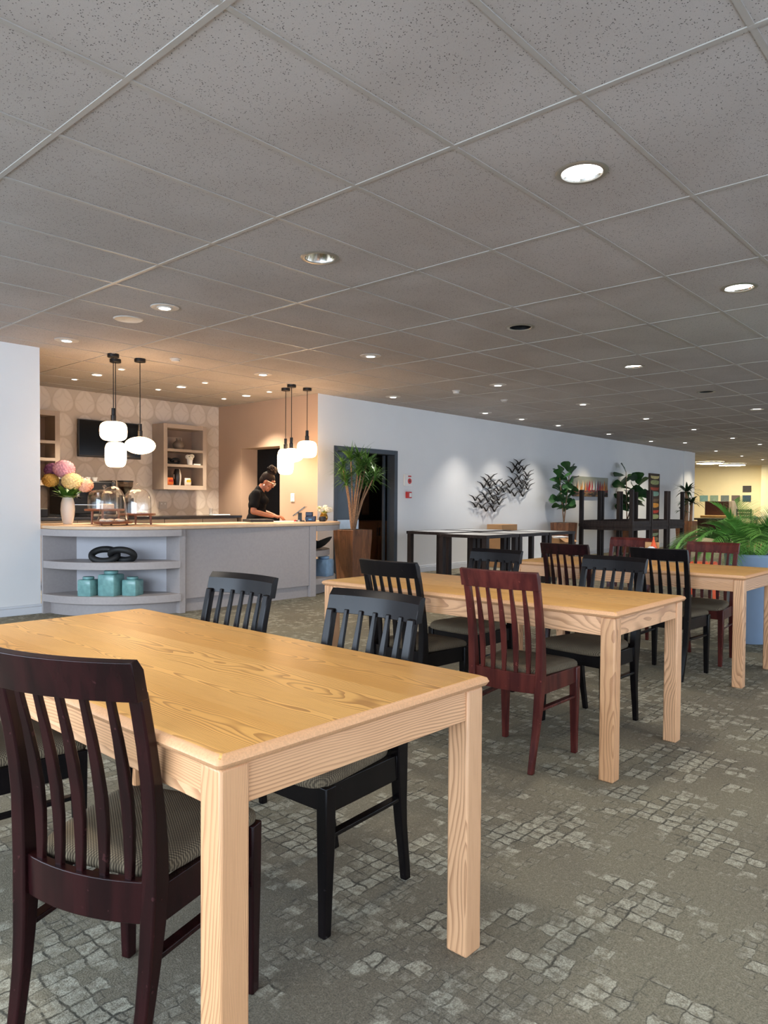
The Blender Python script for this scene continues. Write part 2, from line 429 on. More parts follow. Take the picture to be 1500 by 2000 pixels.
# ceiling: tiles 1.2 x 0.6, some with a round cut-out for recessed fittings
GX, GY = 0.1714, 1.326
holes = {(3.17, 1.626): .115, (5.57, 1.626): .115, (.77, 1.626): .115, (.77, 3.426): .115, (3.17, -.174): .115, (7.97, 1.626): .115, (10.37, 1.626): .115, (7.97, 3.426): .115, (12.77, 3.426): .115, (3.17, 3.426): .115, (5.57, 3.426): .105, (10.37, 3.426): .105}
mb = MB()
ceil_rects = [(-3.6, 32, -3.2, 12)]
def hole_tile(cx, cy, r):
    x0, x1, y0, y1 = cx - .6, cx + .6, cy - .3, cy + .3
    n = 32; inner = []; outer = []
    for i in range(n):
        a = 2 * PI * (i + .5) / n; c, s_ = math.cos(a), math.sin(a); inner.append((cx + r * c, cy + r * s_, CEIL))
        t = min(.6 / max(abs(c), 1e-6), .3 / max(abs(s_), 1e-6)); outer.append((cx + t * c, cy + t * s_, CEIL))
    mb.add(inner + outer, [(i, (i + 1) % n, n + (i + 1) % n, n + i) for i in range(n)])
    for sx in (-1, 1):
        for sy in (-1, 1):
            cor = (cx + sx * .6, cy + sy * .3, CEIL)
            # corner triangle: the outer points either side of the corner
            best = sorted(range(n), key=lambda i: (Vector(outer[i]) - Vector(cor)).length)[:2]
            mb.add([outer[best[0]], outer[best[1]], cor], [(0, 1, 2)])
xs = sorted({-3.6, 32} | {round(c[0] - .6, 4) for c in holes} | {round(c[0] + .6, 4) for c in holes})
ys = sorted({-3.2, 12} | {round(c[1] - .3, 4) for c in holes} | {round(c[1] + .3, 4) for c in holes})
hk = {(round(a - .6, 4), round(b - .3, 4)): (a, b, r) for (a, b), r in holes.items()}
for i in range(len(xs) - 1):
    for j in range(len(ys) - 1):
        if (xs[i], ys[j]) in hk: hole_tile(*hk[(xs[i], ys[j])])
        else: mb.add([(xs[i], ys[j], CEIL), (xs[i + 1], ys[j], CEIL), (xs[i + 1], ys[j + 1], CEIL), (xs[i], ys[j + 1], CEIL)], [(3, 2, 1, 0)])
mb.box(-3.6, 32, -3.2, 12, CEIL + .25, CEIL + .30)
struct(mb.build('ceiling', M_CEIL, smooth=0))
mb = MB(); y = GY - .6 * 7
while y < 11.9:
    mb.box(-3.5, 31, y - .011, y + .011, CEIL - .004, CEIL + .004); y += .6
x = GX - 1.2 * 3
while x < 31:
    mb.box(x - .0115, x + .0115, -3.1, 11.9, CEIL - .0045, CEIL + .004); x += 1.2
struct(mb.build('trim_1', M_TBAR, smooth=0))

# walls
H1 = CEIL
struct(MB().box(-3.6, 3.15, 7.57, 7.72, 0, H1).build('wall_left', M_WHITE, smooth=0))
struct(MB().box(-3.6, 3.165, 7.553, 7.57, 0, .075).box(-3.6, 3.160, 7.558, 7.57, .075, .10).build('baseboard_left', M_SKIRT, bevel=.004))
struct(MB().box(1.5, 7.38, 10.05, 10.2, 0, H1).build('wall_back', M_WPAP, smooth=0))
struct(MB().box(1.4, 1.5, 7.72, 10.2, 0, H1).build('wall_kitchen_left', M_TAUPE, smooth=0))
# kitchen side wall with opening; its end faces the room in white
mb = MB()
mb.box(7.06, 7.38, 7.655, 8.49, 0, H1).box(7.06, 7.38, 9.44, 10.05, 0, H1).box(7.06, 7.38, 8.49, 9.44, 2.0, H1)
o = struct(mb.build('wall_inner', [M_TAUPE, M_WHITE], smooth=0))
for p in o.data.polygons:
    if p.normal.y < -.9 and p.center.y < 7.7: p.material_index = 1
DX0, DX1, DZ = 7.38, 8.79, 1.985
mb = MB().box(DX1, 22.3, 7.655, 7.80, 0, H1).box(DX0, DX1, 7.655, 7.80, DZ, H1)
struct(mb.build('wall_long', M_WHITE, smooth=0))
struct(MB().box(22.15, 22.3, 7.80, 12, 0, H1).build('wall_end', M_WHITE, smooth=0))
struct(MB().box(21.35, 21.95, 7.625, 7.655, 0, H1).build('trim_2', M_WHITE, smooth=0))
struct(MB().box(DX1 + .01, 21.35, 7.637, 7.655, 0, .085).box(DX1 + .01, 21.35, 7.643, 7.655, .085, .11).build('baseboard_long', M_SKIRT, bevel=.004))
# dark rooms behind
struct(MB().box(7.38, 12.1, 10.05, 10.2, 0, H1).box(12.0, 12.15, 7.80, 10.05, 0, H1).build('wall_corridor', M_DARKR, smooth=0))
struct(MB().box(31, 31.15, 7.95, 12, 0, H1).box(22.3, 31, 11.9, 12, 0, H1).build('wall_far', M_CREAM, smooth=0))
struct(MB().box(30.4, 31, 7.5, 7.95, 0, H1).build('wall_far_pier', M_CREAM, smooth=0))
struct(MB().box(30.4, 30.55, -3.2, 7.5, 0, H1).build('wall_far_right', M_GREYW, smooth=0))
# glazed walls behind the photographer and along the right: sill, head and mullions
mb = MB().box(-3.6, 32, -3.3, -3.15, 0, .42).box(-3.6, 32, -3.3, -3.15, 2.62, H1)
x = -3.0
while x < 31.5: mb.box(x - .05, x + .05, -3.28, -3.17, .42, 2.62); x += 1.8
struct(mb.build('window_1', M_SKIRT, smooth=0))
mb = MB().box(-3.75, -3.6, -3.3, 7.7, 0, .42).box(-3.75, -3.6, -3.3, 7.7, 2.62, H1)
y = -2.4
while y < 7.6: mb.box(-3.73, -3.62, y - .05, y + .05, .42, 2.62); y += 1.8
struct(mb.build('window_2', M_SKIRT, smooth=0))

# door in the long wall
d1 = struct(bpy.data.objects.new('door_1', None)); COL.objects.link(d1); d1.location = (DX0, 7.655, 0)
mb = MB(); wd = DX1 - DX0
mb.box(0, .07, -.012, .15, 0, DZ).box(wd - .075, wd, -.012, .15, 0, DZ).box(.07, wd - .075, -.012, .15, DZ - .07, DZ)
mb.build('door_frame', M_FRAME, d1, bevel=.004)
MB().box(.08, .60, .07, .115, .01, DZ - .075).build('door_leaf', M_DOORD, d1, bevel=.003)
MB().box(.09, .59, .062, .070, .62, .895).build('kick_plate', M_KICK, d1, bevel=.002)
MB().box(.50, .525, .02, .07, .9, 1.25).box(.49, .535, .06, .07, .93, 1.22).build('door_handle', M_STEEL, d1, bevel=.004)
MB().box(1.262, 1.300, .155, .195, .01, DZ - .075).build('door_stop', M_FRAME, d1, bevel=.003)
# dark door at the back of the kitchen opening
d2 = struct(bpy.data.objects.new('door_2', None)); COL.objects.link(d2); d2.location = (8.55, 9.0, 0)
MB().box(0, .05, .0, .96, .01, 1.92).build('door_leaf', M_GREYBLK, d2, bevel=.003)
MB().box(-.01, .06, -.06, .0, 0, 2.0).box(-.01, .06, .96, 1.02, 0, 2.0).box(-.01, .06, -.06, 1.02, 1.93, 2.0).build('door_frame', M_DARKR, d2)

# ================================================================== TABLES
ZT = .71
def ash_table(label, x0, x1, y0, y1):
    w, l = x1 - x0, y1 - y0
    t = thing('dining_table', label, 'table', ((x0 + x1) / 2, (y0 + y1) / 2, 0), 0, 'ash dining tables')
    hx, hy = w / 2, l / 2
    mb = MB(); prof = [(-.016, ZT - .027), (-.006, ZT - .024), (0, ZT - .014), (-.004, ZT - .005), (-.016, ZT)]
    rings = []
    for ins, z in prof:
        a, b, c = hx + ins, hy + ins, .010
        ring = []
        for sx, sy, a0 in ((1, 1, 0), (-1, 1, 90), (-1, -1, 180), (1, -1, 270)):
            for k in range(4):
                an = R(a0 + 30 * k); ring.append((sx * (a - c) + c * math.cos(an), sy * (b - c) + c * math.sin(an), z))
        rings.append(ring)
    mb.loft(rings); o = mb.build('tabletop', [M_TOP, M_RIM], t, smooth=50)
    for p in o.data.polygons:
        if p.normal.z < .95: p.material_index = 1
    i, lw = .014, .064
    for sx in (-1, 1):
        for sy in (-1, 1):
            cx, cy = sx * (hx - i - lw / 2), sy * (hy - i - lw / 2)
            MB().box(cx - lw / 2, cx + lw / 2, cy - lw / 2, cy + lw / 2, 0, ZT - .027).build('leg', M_LEG, t, bevel=.0055)
    for sx in (-1, 1):
        cx = sx * (hx - i - .020)
        MB().box(cx - .012, cx + .012, -(hy - i - lw), hy - i - lw, ZT - .105, ZT - .027).build('apron', M_APY, t, bevel=.002)
    for sy in (-1, 1):
        cy = sy * (hy - i - .020)
        MB().box(-(hx - i - lw), hx - i - lw, cy - .012, cy + .012, ZT - .105, ZT - .027).build('apron', M_APX, t, bevel=.002)
    return t
ash_table('large ash dining table filling the front left of the carpet', .727, 1.560, 1.035, 2.755)
ash_table('middle ash dining table with a red mahogany chair at its near side', 2.818, 3.606, 1.265, 3.025)
ash_table('farthest ash dining table beside the blue planter', 4.850, 5.640, 1.345, 3.05)

# ================================================================== CHAIRS
def chair_proto(label):
    t = thing('dining_chair', label, 'chair', (0, 0, 0), 0, 'slat back dining chairs')
    F = M_BLACK
    # back profile: x at height z
    def bx(z):
        P = [(0, -.206), (.20, -.168), (.40, -.150), (.56, -.158), (.70, -.182), (.80, -.208), (.87, -.222)]
        for (a, xa), (b, xb) in zip(P, P[1:]):
            if z <= b:
                t_ = (z - a) / (b - a); return xa + (xb - xa) * t_
        return P[-1][1]
    def hw(z): return .152 + .016 * min(1, z / .45) + .004 * max(0, (z - .45) / .4)
    zs = [0, .06, .12, .18, .25, .33, .41, .48, .55, .62, .69, .75, .80]
    def sm(z): return (bx(max(0, z - .05)) + 2 * bx(z) + bx(z + .05)) / 4
    for s in (-1, 1):
        pts = [(sm(z), s * hw(z), z) for z in zs]
        w = [.026 + .018 * math.exp(-((z - .40) / .16) ** 2) for z in zs]; d = [.024 + .010 * min(1, z / .3) - .004 * max(0, (z - .5) / .3) for z in zs]
        mb = MB().bar(pts, w, d); mb.build('leg', F, t, bevel=.004)
    for s in (-1, 1):
        pts = [(.172, s * .180, 0), (.170, s * .180, .12), (.168, s * .180, .26), (.168, s * .180, .405)]
        MB().bar(pts, [.027, .031, .037, .040], [.026, .030, .036, .038]).build('leg', F, t, bevel=.004)
    # frame under the seat
    mb = MB(); n = 10
    ring_o, ring_i = [], []
    mb.box(.158, .180, -.165, .165, .335, .405)
    for s in (-1, 1):
        mb.bar([(-.140, s * .165, .335), (-.140, s * .165, .405)], .02, .022)
        a, b = Vector((-.150, s * .163, 0)), Vector((.165, s * .181, 0)); dvec = (b - a).normalized(); nv = Vector((-dvec.y, dvec.x, 0)) * .010
        mb.prism([(a + nv)[:2], (a - nv)[:2], (b - nv)[:2], (b + nv)[:2]], .330, .405)
    arc = [(-.150 - .026 * (1 - (q / .160) ** 2), q) for q in [(-.160 + .32 * k / n) for k in range(n + 1)]]
    mb.prism([(x - .011, y) for x, y in arc] + [(x + .011, y) for x, y in reversed(arc)], .335, .418)
    mb.build('seat_frame', F, t, bevel=.002)
    # cushion
    def outline(s, zz, dx=0):
        pts = []
        N = 44
        for k in range(N):
            a = 2 * PI * k / N; c, q = math.cos(a), math.sin(a); e = .30
            px = .172 * math.copysign(abs(c) ** e, c); py = math.copysign(abs(q) ** e, q)
            fr = (px + .172) / .344; wy = .158 + .046 * fr
            x = (px * s + .030 + (.014 * fr * (1 - (abs(py)) ** 2)) * s); pts.append((x, py * wy * s, zz - .010 * (abs(px) / .172) ** 6 * (1 if px > 0 else 0) * s))
        return pts
    MB().loft([outline(.94, .404), outline(.99, .408), outline(1.0, .418), outline(.985, .430), outline(.93, .439), outline(.80, .446), outline(.55, .450), outline(.25, .452)]).build('seat', M_SEAT, t, smooth=60)
    # stretchers
    for s in (-1, 1):
        MB().bar([(0, 0, -.158), (0, 0, .150)], .012, .026).build('stretcher', F, t, bevel=.002)
        st = [c for c in kids(t) if c.name.startswith('stretcher')][-1]
        a, b = Vector((-.165, s * .160, .262)), Vector((.166, s * .180, .272))
        st.data.transform(Matrix.Rotation(R(90), 4, 'Y'))
        st.data.transform(Matrix.Translation((a + b) / 2) @ Matrix.Rotation(math.atan2(b.y - a.y, b.x - a.x), 4, 'Z'))
    # slats: five, bowed like the uprights and wider low down
    for k in range(5):
        y = (k - 2) * .0565
        sag = .026 * (1 - (y / .17) ** 2)
        zz = [.405, .46, .52, .58, .64, .70, .76, .80]
        pts = [(sm(z) - sag * (.8 + .25 * (z - .4)) + .005 * math.exp(-((z - .55) / .14) ** 2), y * (1 + .06 * (z - .4)), z) for z in zz]
        w = [.012] * 8; d = [.016, .021, .025, .026, .024, .020, .016, .015]
        MB().bar(pts, w, d).build('slat', F, t, bevel=.002)
    # top rail, curved in plan, leaning back, chamfered above on the inner face
    rings = []; N = 14
    for k in range(N + 1):
        y = -.190 + .380 * k / N; sag = .030 * (1 - (y / .190) ** 2); e = min(k, N - k)
        z0, z1 = .786, .866
        lean = .018; x = -.213 - sag; th = .015
        rings.append([(x - th, y, z0), (x + th, y, z0), (x + th - lean * .75, y, z1 - .022), (x - lean + .002, y, z1), (x - th - lean, y, z1 - .004)])
    MB().loft(rings).build('top_rail', F, t, smooth=16, bevel=.0016)
    return t
proto = chair_proto('dark mahogany slat back chair set askew at the front corner of the large table')
proto.location = (.818, 1.460, 0); proto.rotation_euler = (0, 0, R(20.5))
mB = {}; mD = {M_BLACK: M_DARKM}; mR = {M_BLACK: M_REDM}
def set_mats(t, mp):
    for c in kids(t):
        if c.material_slots and c.material_slots[0].material in mp:
            nm = mp[c.material_slots[0].material]; c.material_slots[0].link = 'OBJECT'; c.material_slots[0].material = nm
for args in [
    ('black chair half cut by the left picture edge, beside the large table', .825, 2.305, 0, mB),
    ('black slat back chair behind the large table, nearer its right end', 1.473, 1.566, 181.5, mB),
    ('black slat back chair behind the large table, standing before the grey service counter', 1.525, 2.322, 183.2, mB),
    ('black slat back chair at the left of the near side of the middle table', 2.93, 2.405, -.5, mB),
    ('red mahogany slat back chair on the near side of the middle table', 2.890, 1.746, 3.4, mR),
    ('black slat back chair on the far side of the middle table, right end', 3.571, 1.746, 174.6, mB),
    ('black chair on the far side of the middle table before the dark square tables', 3.614, 2.53, 177.4, mB),
    ('black slat back chair on the near side of the farthest ash table', 4.985, 1.853, -.6, mB),
    ('dark reddish slat back chair at the left near side of the farthest table', 5.01, 2.55, -.7, mD),
    ('red brown slat back chair in front of the blue planter', 5.60, 1.85, 181.4, mR),
    ('red brown chair behind the farthest ash table, before the stacked dark tables', 5.86, 2.60, 181.6, mR),
]:
    dup(proto, args[0], (args[1], args[2], 0), R(args[3]), args[4])
set_mats(proto, mD)

# ================================================================== DARK SQUARE TABLES
def dark_table(label, x, y, sx, sy, h=.735, group='dark square tables'):
    t = thing('square_table', label, 'table', (x, y, 0), 0, group)
    hx, hy = sx / 2, sy / 2; b = .055
    MB().box(-hx, hx, -hy, -hy + b, h - .042, h).box(-hx, hx, hy - b, hy, h - .042, h).box(-hx, -hx + b, -hy + b, hy - b, h - .042, h).box(hx - b, hx, -hy + b, hy - b, h - .042, h).build('table_frame', M_BROWN, t, bevel=.003)
    MB().box(-hx + b, hx - b, -hy + b, hy - b, h - .03, h - .002).build('table_inset', M_GREYTOP, t)
    for a in (-1, 1):
        for c in (-1, 1):
            MB().box(a * (hx - .045) - .035, a * (hx - .045) + .035, c * (hy - .045) - .035, c * (hy - .045) + .035, 0, h - .042).build('leg', M_BROWN, t, bevel=.003)
    return t
tproto = dark_table('dark square table with a pale inset nearest to the ash tables', 8.30, 5.73, .80, .80)
for lab, x, y in [('dark square table with a pale inset in the middle of the near row', 9.12, 5.73),
                  ('dark square table with a pale inset at the right end of the near row', 9.94, 5.73),
                  ('dark square table with a pale inset nearest to the slate door', 8.70, 6.64),
                  ('dark square table with a pale inset at the right of the row by the wall', 9.53, 6.64)]:
    dup(tproto, lab, (x, y, 0))
def plain_table(label, x, y, flip=False, group='stacked dark tables'):
    t = thing('bar_table', label, 'table', (x, y, 0), 0, group); h = .725; hx, hy = .465, .58
    Z = (lambda z: 2 * h - z) if flip else (lambda z: z)
    def bb(*a):
        z0, z1 = sorted((Z(a[4]), Z(a[5]))); return MB().box(a[0], a[1], a[2], a[3], z0, z1)
    bb(-hx, hx, -hy, hy, h - .03, h).build('tabletop', M_BROWN, t, bevel=.003)
    for a in (-1, 1):
        bb(a * (hx - .02) - .011, a * (hx - .02) + .011, -hy + .07, hy - .07, h - .095, h - .03).build('apron', M_BROWN, t)
        bb(-hx + .07, hx - .07, a * (hy - .02) - .011, a * (hy - .02) + .011, h - .095, h - .03).build('apron', M_BROWN, t)
        for c in (-1, 1):
            bb(a * (hx - .042) - .037, a * (hx - .042) + .037, c * (hy - .042) - .037, c * (hy - .042) + .037, 0, h - .03).build('leg', M_BROWN, t, bevel=.003)
    return t
for k, w in enumerate(('left', 'middle', 'right')):
    x = 14.42 + .955 * k; y = 6.55
    plain_table('dark wooden table standing upright under the %s upturned table of the stack' % w, x, y)
    plain_table('dark wooden table upturned legs in the air at the %s of the stack' % w, x, y, True)

# ================================================================== SERVICE COUNTER
LCX, LCY, RR = 4.17, 7.55, 1.03
def arc(cx, cy, r, a0, a1, n=18): return [(cx + r * math.cos(R(a0 + (a1 - a0) * k / n)), cy + r * math.sin(R(a0 + (a1 - a0) * k / n))) for k in range(n + 1)]
RCX, RCY, R2 = 6.05, 7.50, .90
# worktop: one slab, rounded both ends
top = arc(LCX, LCY + .03, RR + .03, 180, 270) + arc(RCX, RCY + .03, R2 + .06, 270, 360) + [(6.98, 7.56), (4.30, 7.56), (4.30, 8.12), (3.165, 8.12), (3.165, 7.58)]
top = [p for i, p in enumerate(top) if p[0] >= 3.14]
o = MB().prism(top, .868, .90).build('countertop', M_CTOP, bevel=.006, smooth=40)
tag(o, 'long pale oak counter slab with rounded ends along the grey service counter', 'countertop')
# left curved shelf unit
u = thing('curved_shelf_unit', 'grey rounded open shelf unit at the left end of the service counter', 'cabinet', (0, 0, 0))
def quarter(cx, cy, r, a0, a1, inner): return arc(cx, cy, r, a0, a1) + inner
back = [(4.12, 6.80), (3.52, 7.50)]
for z0, z1, r, nm in ((.13, .205, RR, 'shelf'), (.470, .543, RR - .01, 'shelf'), (.80, .866, RR + .015, 'top_panel')):
    MB().prism(arc(LCX, LCY, r, 182, 267.5) + [(4.12, 6.80), (3.52, 7.50), (3.17, 7.54)], z0, z1).build(nm, M_COUNT, u, bevel=.002, smooth=40)
MB().prism(arc(LCX, LCY, RR - .085, 182, 267.5) + [(4.12, 6.80), (3.52, 7.50), (3.24, 7.54)], 0, .13).build('plinth', M_COUNT, u, smooth=40)
dv = Vector((.60, -.70, 0)).normalized(); nv = Vector((.70, .60, 0)).normalized() * .016
a, b = Vector((3.50, 7.52, 0)), Vector((4.125, 6.79, 0))
MB().prism([a[:2], b[:2], (b + nv)[:2], (a + nv)[:2]], 0, .866).build('back_panel', M_COUNTB, u)
MB().box(3.152, 3.52, 7.522, 7.562, 0, .866).build('side_panel', M_COUNT, u)
MB().box(4.12, 4.19, 6.545, 6.80, 0, .866).build('side_panel', M_COUNT, u, bevel=.002)
# middle cabinet
u = thing('counter_cabinet', 'plain grey front of the service counter between its two shelf ends', 'cabinet', (0, 0, 0))
MB().box(4.193, 5.945, 6.59, 6.61, .138, .866).build('front_panel', M_COUNT, u, bevel=.002)
MB().box(4.193, 5.945, 6.62, 6.64, 0, .138).build('plinth', M_COUNT, u)
MB().box(4.193, 5.945, 6.64, 7.45, .02, .86).build('body', M_COUNT, u)
# right shelf unit
u = thing('end_shelf_unit', 'grey rounded open shelf unit at the right end of the service counter', 'cabinet', (0, 0, 0))
MB().box(5.948, 6.045, 6.575, 6.70, 0, .866).build('stile', M_COUNT, u, bevel=.002)
MB().box(5.948, 5.970, 6.70, 7.45, 0, .866).box(5.970, 6.10, 7.43, 7.45, 0, .866).build('side_panel', M_COUNT, u)
for z0, z1, r, nm in ((.13, .205, R2 - .02, 'shelf'), (.470, .543, R2 - .10, 'shelf'), (.80, .866, R2 + .03, 'top_panel')):
    MB().prism(arc(RCX, RCY, r, 270, 350) + [(6.045, RCY - .1)], z0, z1).build(nm, M_COUNT, u, bevel=.002, smooth=40)
MB().prism(arc(RCX, RCY, R2 - .13, 270, 350) + [(6.045, RCY - .1)], 0, .13).build('plinth', M_COUNT, u, smooth=40)

# ------------------------------------------------ back bench and wall furniture in the kitchen
u = thing('back_bench', 'low taupe cupboard run with a black worktop along the patterned kitchen wall', 'cabinet', (0, 0, 0))
MB().box(3.1, 7.05, 9.40, 10.045, .905, .94).build('worktop', M_BENCH, u, bevel=.003)
MB().box(3.1, 6.98, 9.46, 10.04, .1, .905).build('body', M_SHELF, u)
for k in range(6):
    x0 = 3.12 + k * .645; d = MB().box(x0, x0 + .635, 9.44, 9.46, .12, .895).build('door', M_SHELF, u, bevel=.002)
    MB().box(x0 + .25, x0 + .39, 9.425, 9.44, .83, .842).build('handle', M_STEEL, d)
def wall_shelf(label, x0, x1, z0, z1):
    u = thing('wall_cabinet', label, 'cabinet', (0, 0, 0), 0, 'open wall cabinets'); y0, y1 = 9.72, 10.045
    f = .065
    MB().box(x0, x0 + f, y0, y1, z0, z1).build('side_panel', M_SHELF, u, bevel=.002)
    MB().box(x1 - f, x1, y0, y1, z0, z1).build('side_panel', M_SHELF, u, bevel=.002)
    MB().box(x0 + f, x1 - f, y0, y1, z1 - f, z1).build('top_panel', M_SHELF, u)
    MB().box(x0 + f, x1 - f, y0, y1, z0, z0 + f).build('bottom_panel', M_SHELF, u)
    MB().box(x0 + f, x1 - f, y1 - .012, y1, z0 + f, z1 - f).build('back_panel', M_SHELFD, u)
    for k in (1.68, 1.91): MB().box(x0 + f, x1 - f, y0, y1 - .012, k, k + .04).build('shelf', M_SHELF, u)
wall_shelf('taupe open wall cabinet holding vases and snacks right of the television', 5.85, 6.60, 1.335, 2.325)
wall_shelf('taupe open wall cabinet half hidden by the white wall left of the television', 3.50, 4.305, 1.355, 2.345)
u = thing('television', 'black wall mounted flat television on the patterned kitchen wall', 'television', (0, 0, 0))
MB().box(4.67, 5.62, 9.965, 10.0, 1.775, 2.30).build('casing', M_GREYBLK, u, bevel=.004)
MB().box(4.685, 5.605, 9.961, 9.9655, 1.80, 2.288).build('screen', M_SCREEN, u)
MB().box(5.0, 5.3, 10.0, 10.05, 1.95, 2.15).build('wall_bracket', M_BMETAL, u)
u = thing('wall_socket', 'cream double power socket under the wall cabinet', 'socket', (6.03, 10.045, 1.095))
MB().box(-.065, .065, -.012, 0, -.055, .055).build('face_plate', M_PLATE, u, bevel=.003)
for s in (-1, 1): MB().box(s * .03 - .01, s * .03 + .01, -.017, -.012, .012, .034).build('switch_rocker', M_CERW, u)
u = thing('light_switch', 'white light switch plate on the taupe wall beside the opening', 'switch', (7.06, 8.19, 1.222))
MB().box(-.010, 0, -.042, .042, -.062, .062).build('face_plate', M_CERW, u, bevel=.003)
for s in (-1, 1): MB().box(-.015, -.010, -.018, .018, s * .028 - .016, s * .028 + .016).build('switch_rocker', M_CERW, u)

# ================================================================== LIGHT FITTINGS
def spot(parent, x, y, z, power, col, ang, blend=.5, r=.035):
    l = bpy.data.lights.new('lamp_light', 'SPOT'); l.energy = power; l.color = col; l.spot_size = R(ang); l.spot_blend = blend; l.shadow_soft_size = r
    o = bpy.data.objects.new('lamp_light', l); COL.objects.link(o); o.location = (x, y, z); o.parent = parent
def ringmesh(r0, r1, h, n=36):
    return MB().lathe([(r0, -.001), (r0 + .003, -h), (r1 - .006, -h), (r1, -.001)], n, cap=False)
def big_light(label, x, y, kind, power=30):
    t = thing('recessed_downlight', label, 'downlight', (x, y, CEIL), 0, 'large recessed downlights')
    r = .093
    ringmesh(r, .122, .006).build('trim_ring', M_RING, t, smooth=50)
    if kind == 'on':
        MB().lathe([(r + .002, 0), (r * .98, .010)], 36, cap=False).build('reflector', M_CHROME, t)
        MB().lathe([(1e-3, .010), (r, .010)], 36, cap=False).build('diffuser', M_LENS, t)
        spot(t, 0, 0, -.02, power, (1.0, .90, .76), 125, .9, .09)
    elif kind == 'off':
        MB().lathe([(r + .002, 0), (r * .92, .05), (r * .72, .11), (r * .35, .16), (1e-3, .17)], 36, cap=False).build('reflector', M_CHROME, t, smooth=60)
    else:
        MB().lathe([(r + .002, -.002), (r, .10), (r * .9, .18), (1e-3, .18)], 32, cap=False).build('housing', M_BMETAL, t)
big_light('large lit round downlight nearest the camera at the upper right', 3.17, 1.626, 'on')
big_light('large lit round downlight at the right edge, over the middle ceiling', 5.57, 1.626, 'on')
big_light('large lit round downlight beyond the first black opening', 7.97, 3.426, 'on')
big_light('farthest large lit round downlight by the right edge', 12.77, 3.426, 'on')
big_light('large unlit downlight with a chrome reflector over the middle left ceiling', 3.17, 3.426, 'off')
big_light('nearer black round hole in the ceiling with an empty fitting', 5.57, 3.426, 'hole')
big_light('farther black round hole in the ceiling with an empty fitting', 10.37, 3.426, 'hole')

# unseen lit fittings added on the ceiling grid to give the tables overhead light
for k, (x, y) in enumerate([(.77, 1.626), (.77, 3.426), (3.17, -.174), (.77, -.174), (5.57, -.174), (7.97, 1.626), (10.37, 1.626)]):
    if k in (0, 2): big_light('added lit downlight above the %s of the camera position, out of the picture' % ('front left' if k == 0 else 'right'), x, y, 'on', 33)
    elif k == 1: big_light('added lit downlight above the left end of the large table, out of the picture', x, y, 'on', 33)
    elif k in (5, 6): big_light('added lit downlight beyond the right picture edge, %s one' % ('nearer' if k == 5 else 'farther'), x, y, 'on', 30)

def small_light(label, x, y, group, power, plate=True, col=LED, ang=75, r=.045, warm=False, blend=.6):
    t = thing('spot_downlight', label, 'downlight', (x, y, CEIL - .003), 0, group)
    if plate: MB().lathe([(1e-3, 0), (.112, 0), (.108, -.005), (1e-3, -.005)], 32, cap=False).build('cover_plate', M_PLATE, t)
    z = -.005 if plate else 0
    MB().lathe([(r, z - .001), (r + .003, z - .008), (r + .014, z - .006), (r + .016, z)], 28, cap=False).build('trim_ring', M_PLATE, t, smooth=50)
    MB().lathe([(1e-3, z - .006), (r, z - .006)], 24, cap=False).build('diffuser', M_LENSW if warm else M_LENS, t)
    if power: spot(t, 0, 0, z - .02, power, col, ang, blend)
    return t
ORD = ['first', 'second', 'third', 'fourth', 'fifth', 'sixth', 'seventh', 'eighth', 'ninth', 'tenth']
for k, (x, y) in enumerate([(3.17, 7.0), (5.57, 7.02), (7.97, 7.03), (10.37, 7.05), (11.54, 7.05), (12.9, 7.05), (15.15, 7.05), (17.48, 7.05)]):
    lab = 'small lit spot in the row along the white wall, %s from the left' % ORD[k]
    small_light(lab, x, y, 'spots along the white wall', (64 if k > 1 else (5, 34)[k]), True, LED if k < 6 else (1, .86, .62), 88, blend=1.0)
for k, (x, y) in enumerate([(3.153, 5.22), (5.61, 5.27), (8.05, 5.28), (10.43, 5.28), (12.86, 5.28), (15.29, 5.28), (17.8, 5.28), (20.0, 5.28)]):
    small_light('small lit spot in the row over the mid room, %s from the left' % ORD[k], x, y, 'spots over the middle of the room', 55, True, (1, .88, .72), 95)
for k, (x, y) in enumerate([(18.42, 6.57), (21.7, 6.87), (24.39, 6.95), (26.69, 6.95)]):
    small_light('small lit spot at far right, %s on the way to the cream wall' % ORD[k], x, y, 'far spots toward the cream wall', (55, 45, 200, 200)[k], True, (1, .88, .66), 115)
rows = [(4.28, 8.03, 'left', 'front'), (5.47, 8.09, 'middle', 'front'), (6.50, 8.05, 'right', 'front'), (4.27, 8.61, 'left', 'centre'), (5.46, 8.63, 'middle', 'centre'),
        (6.52, 8.60, 'right', 'centre'), (4.24, 9.15, 'left', 'back'), (5.38, 9.08, 'middle', 'back'), (6.50, 9.12, 'right', 'back')]
for x, y, c, rw in rows:
    fl = rw == 'centre'
    small_light('small warm kitchen spot, %s one of the %s row behind the pendants' % (c, rw), x, y, 'kitchen ceiling spots', 140 if fl else 90, False, (1, .84, .64), 100 if fl else 80, .055 if fl else .032, True)
def ceiling_dome(label, name, cat, x, y, r, h):
    t = thing(name, label, cat, (x, y, CEIL), 0)
    MB().lathe([(r, 0), (r, -.008), (r * .8, -.012)], 24, cap=False).build('base_plate', M_PLATE, t, smooth=40)
    MB().lathe([(r * .8, -.010), (r * .72, -h * .8), (r * .4, -h), (1e-3, -h)], 24, cap=False).build('sensor_head', M_PLATE, t, smooth=50)
ceiling_dome('white smoke detector on the ceiling above the white wall', 'smoke_detector', 'detector', 8.11, 6.0, .055, .05)
ceiling_dome('white smoke detector on the ceiling between the pendant groups', 'smoke_detector', 'detector', 4.37, 7.02, .06, .035)
ceiling_dome('faint flat white detector disc on the ceiling right of the smoke detector', 'smoke_detector', 'detector', 9.29, 5.98, .055, .03)
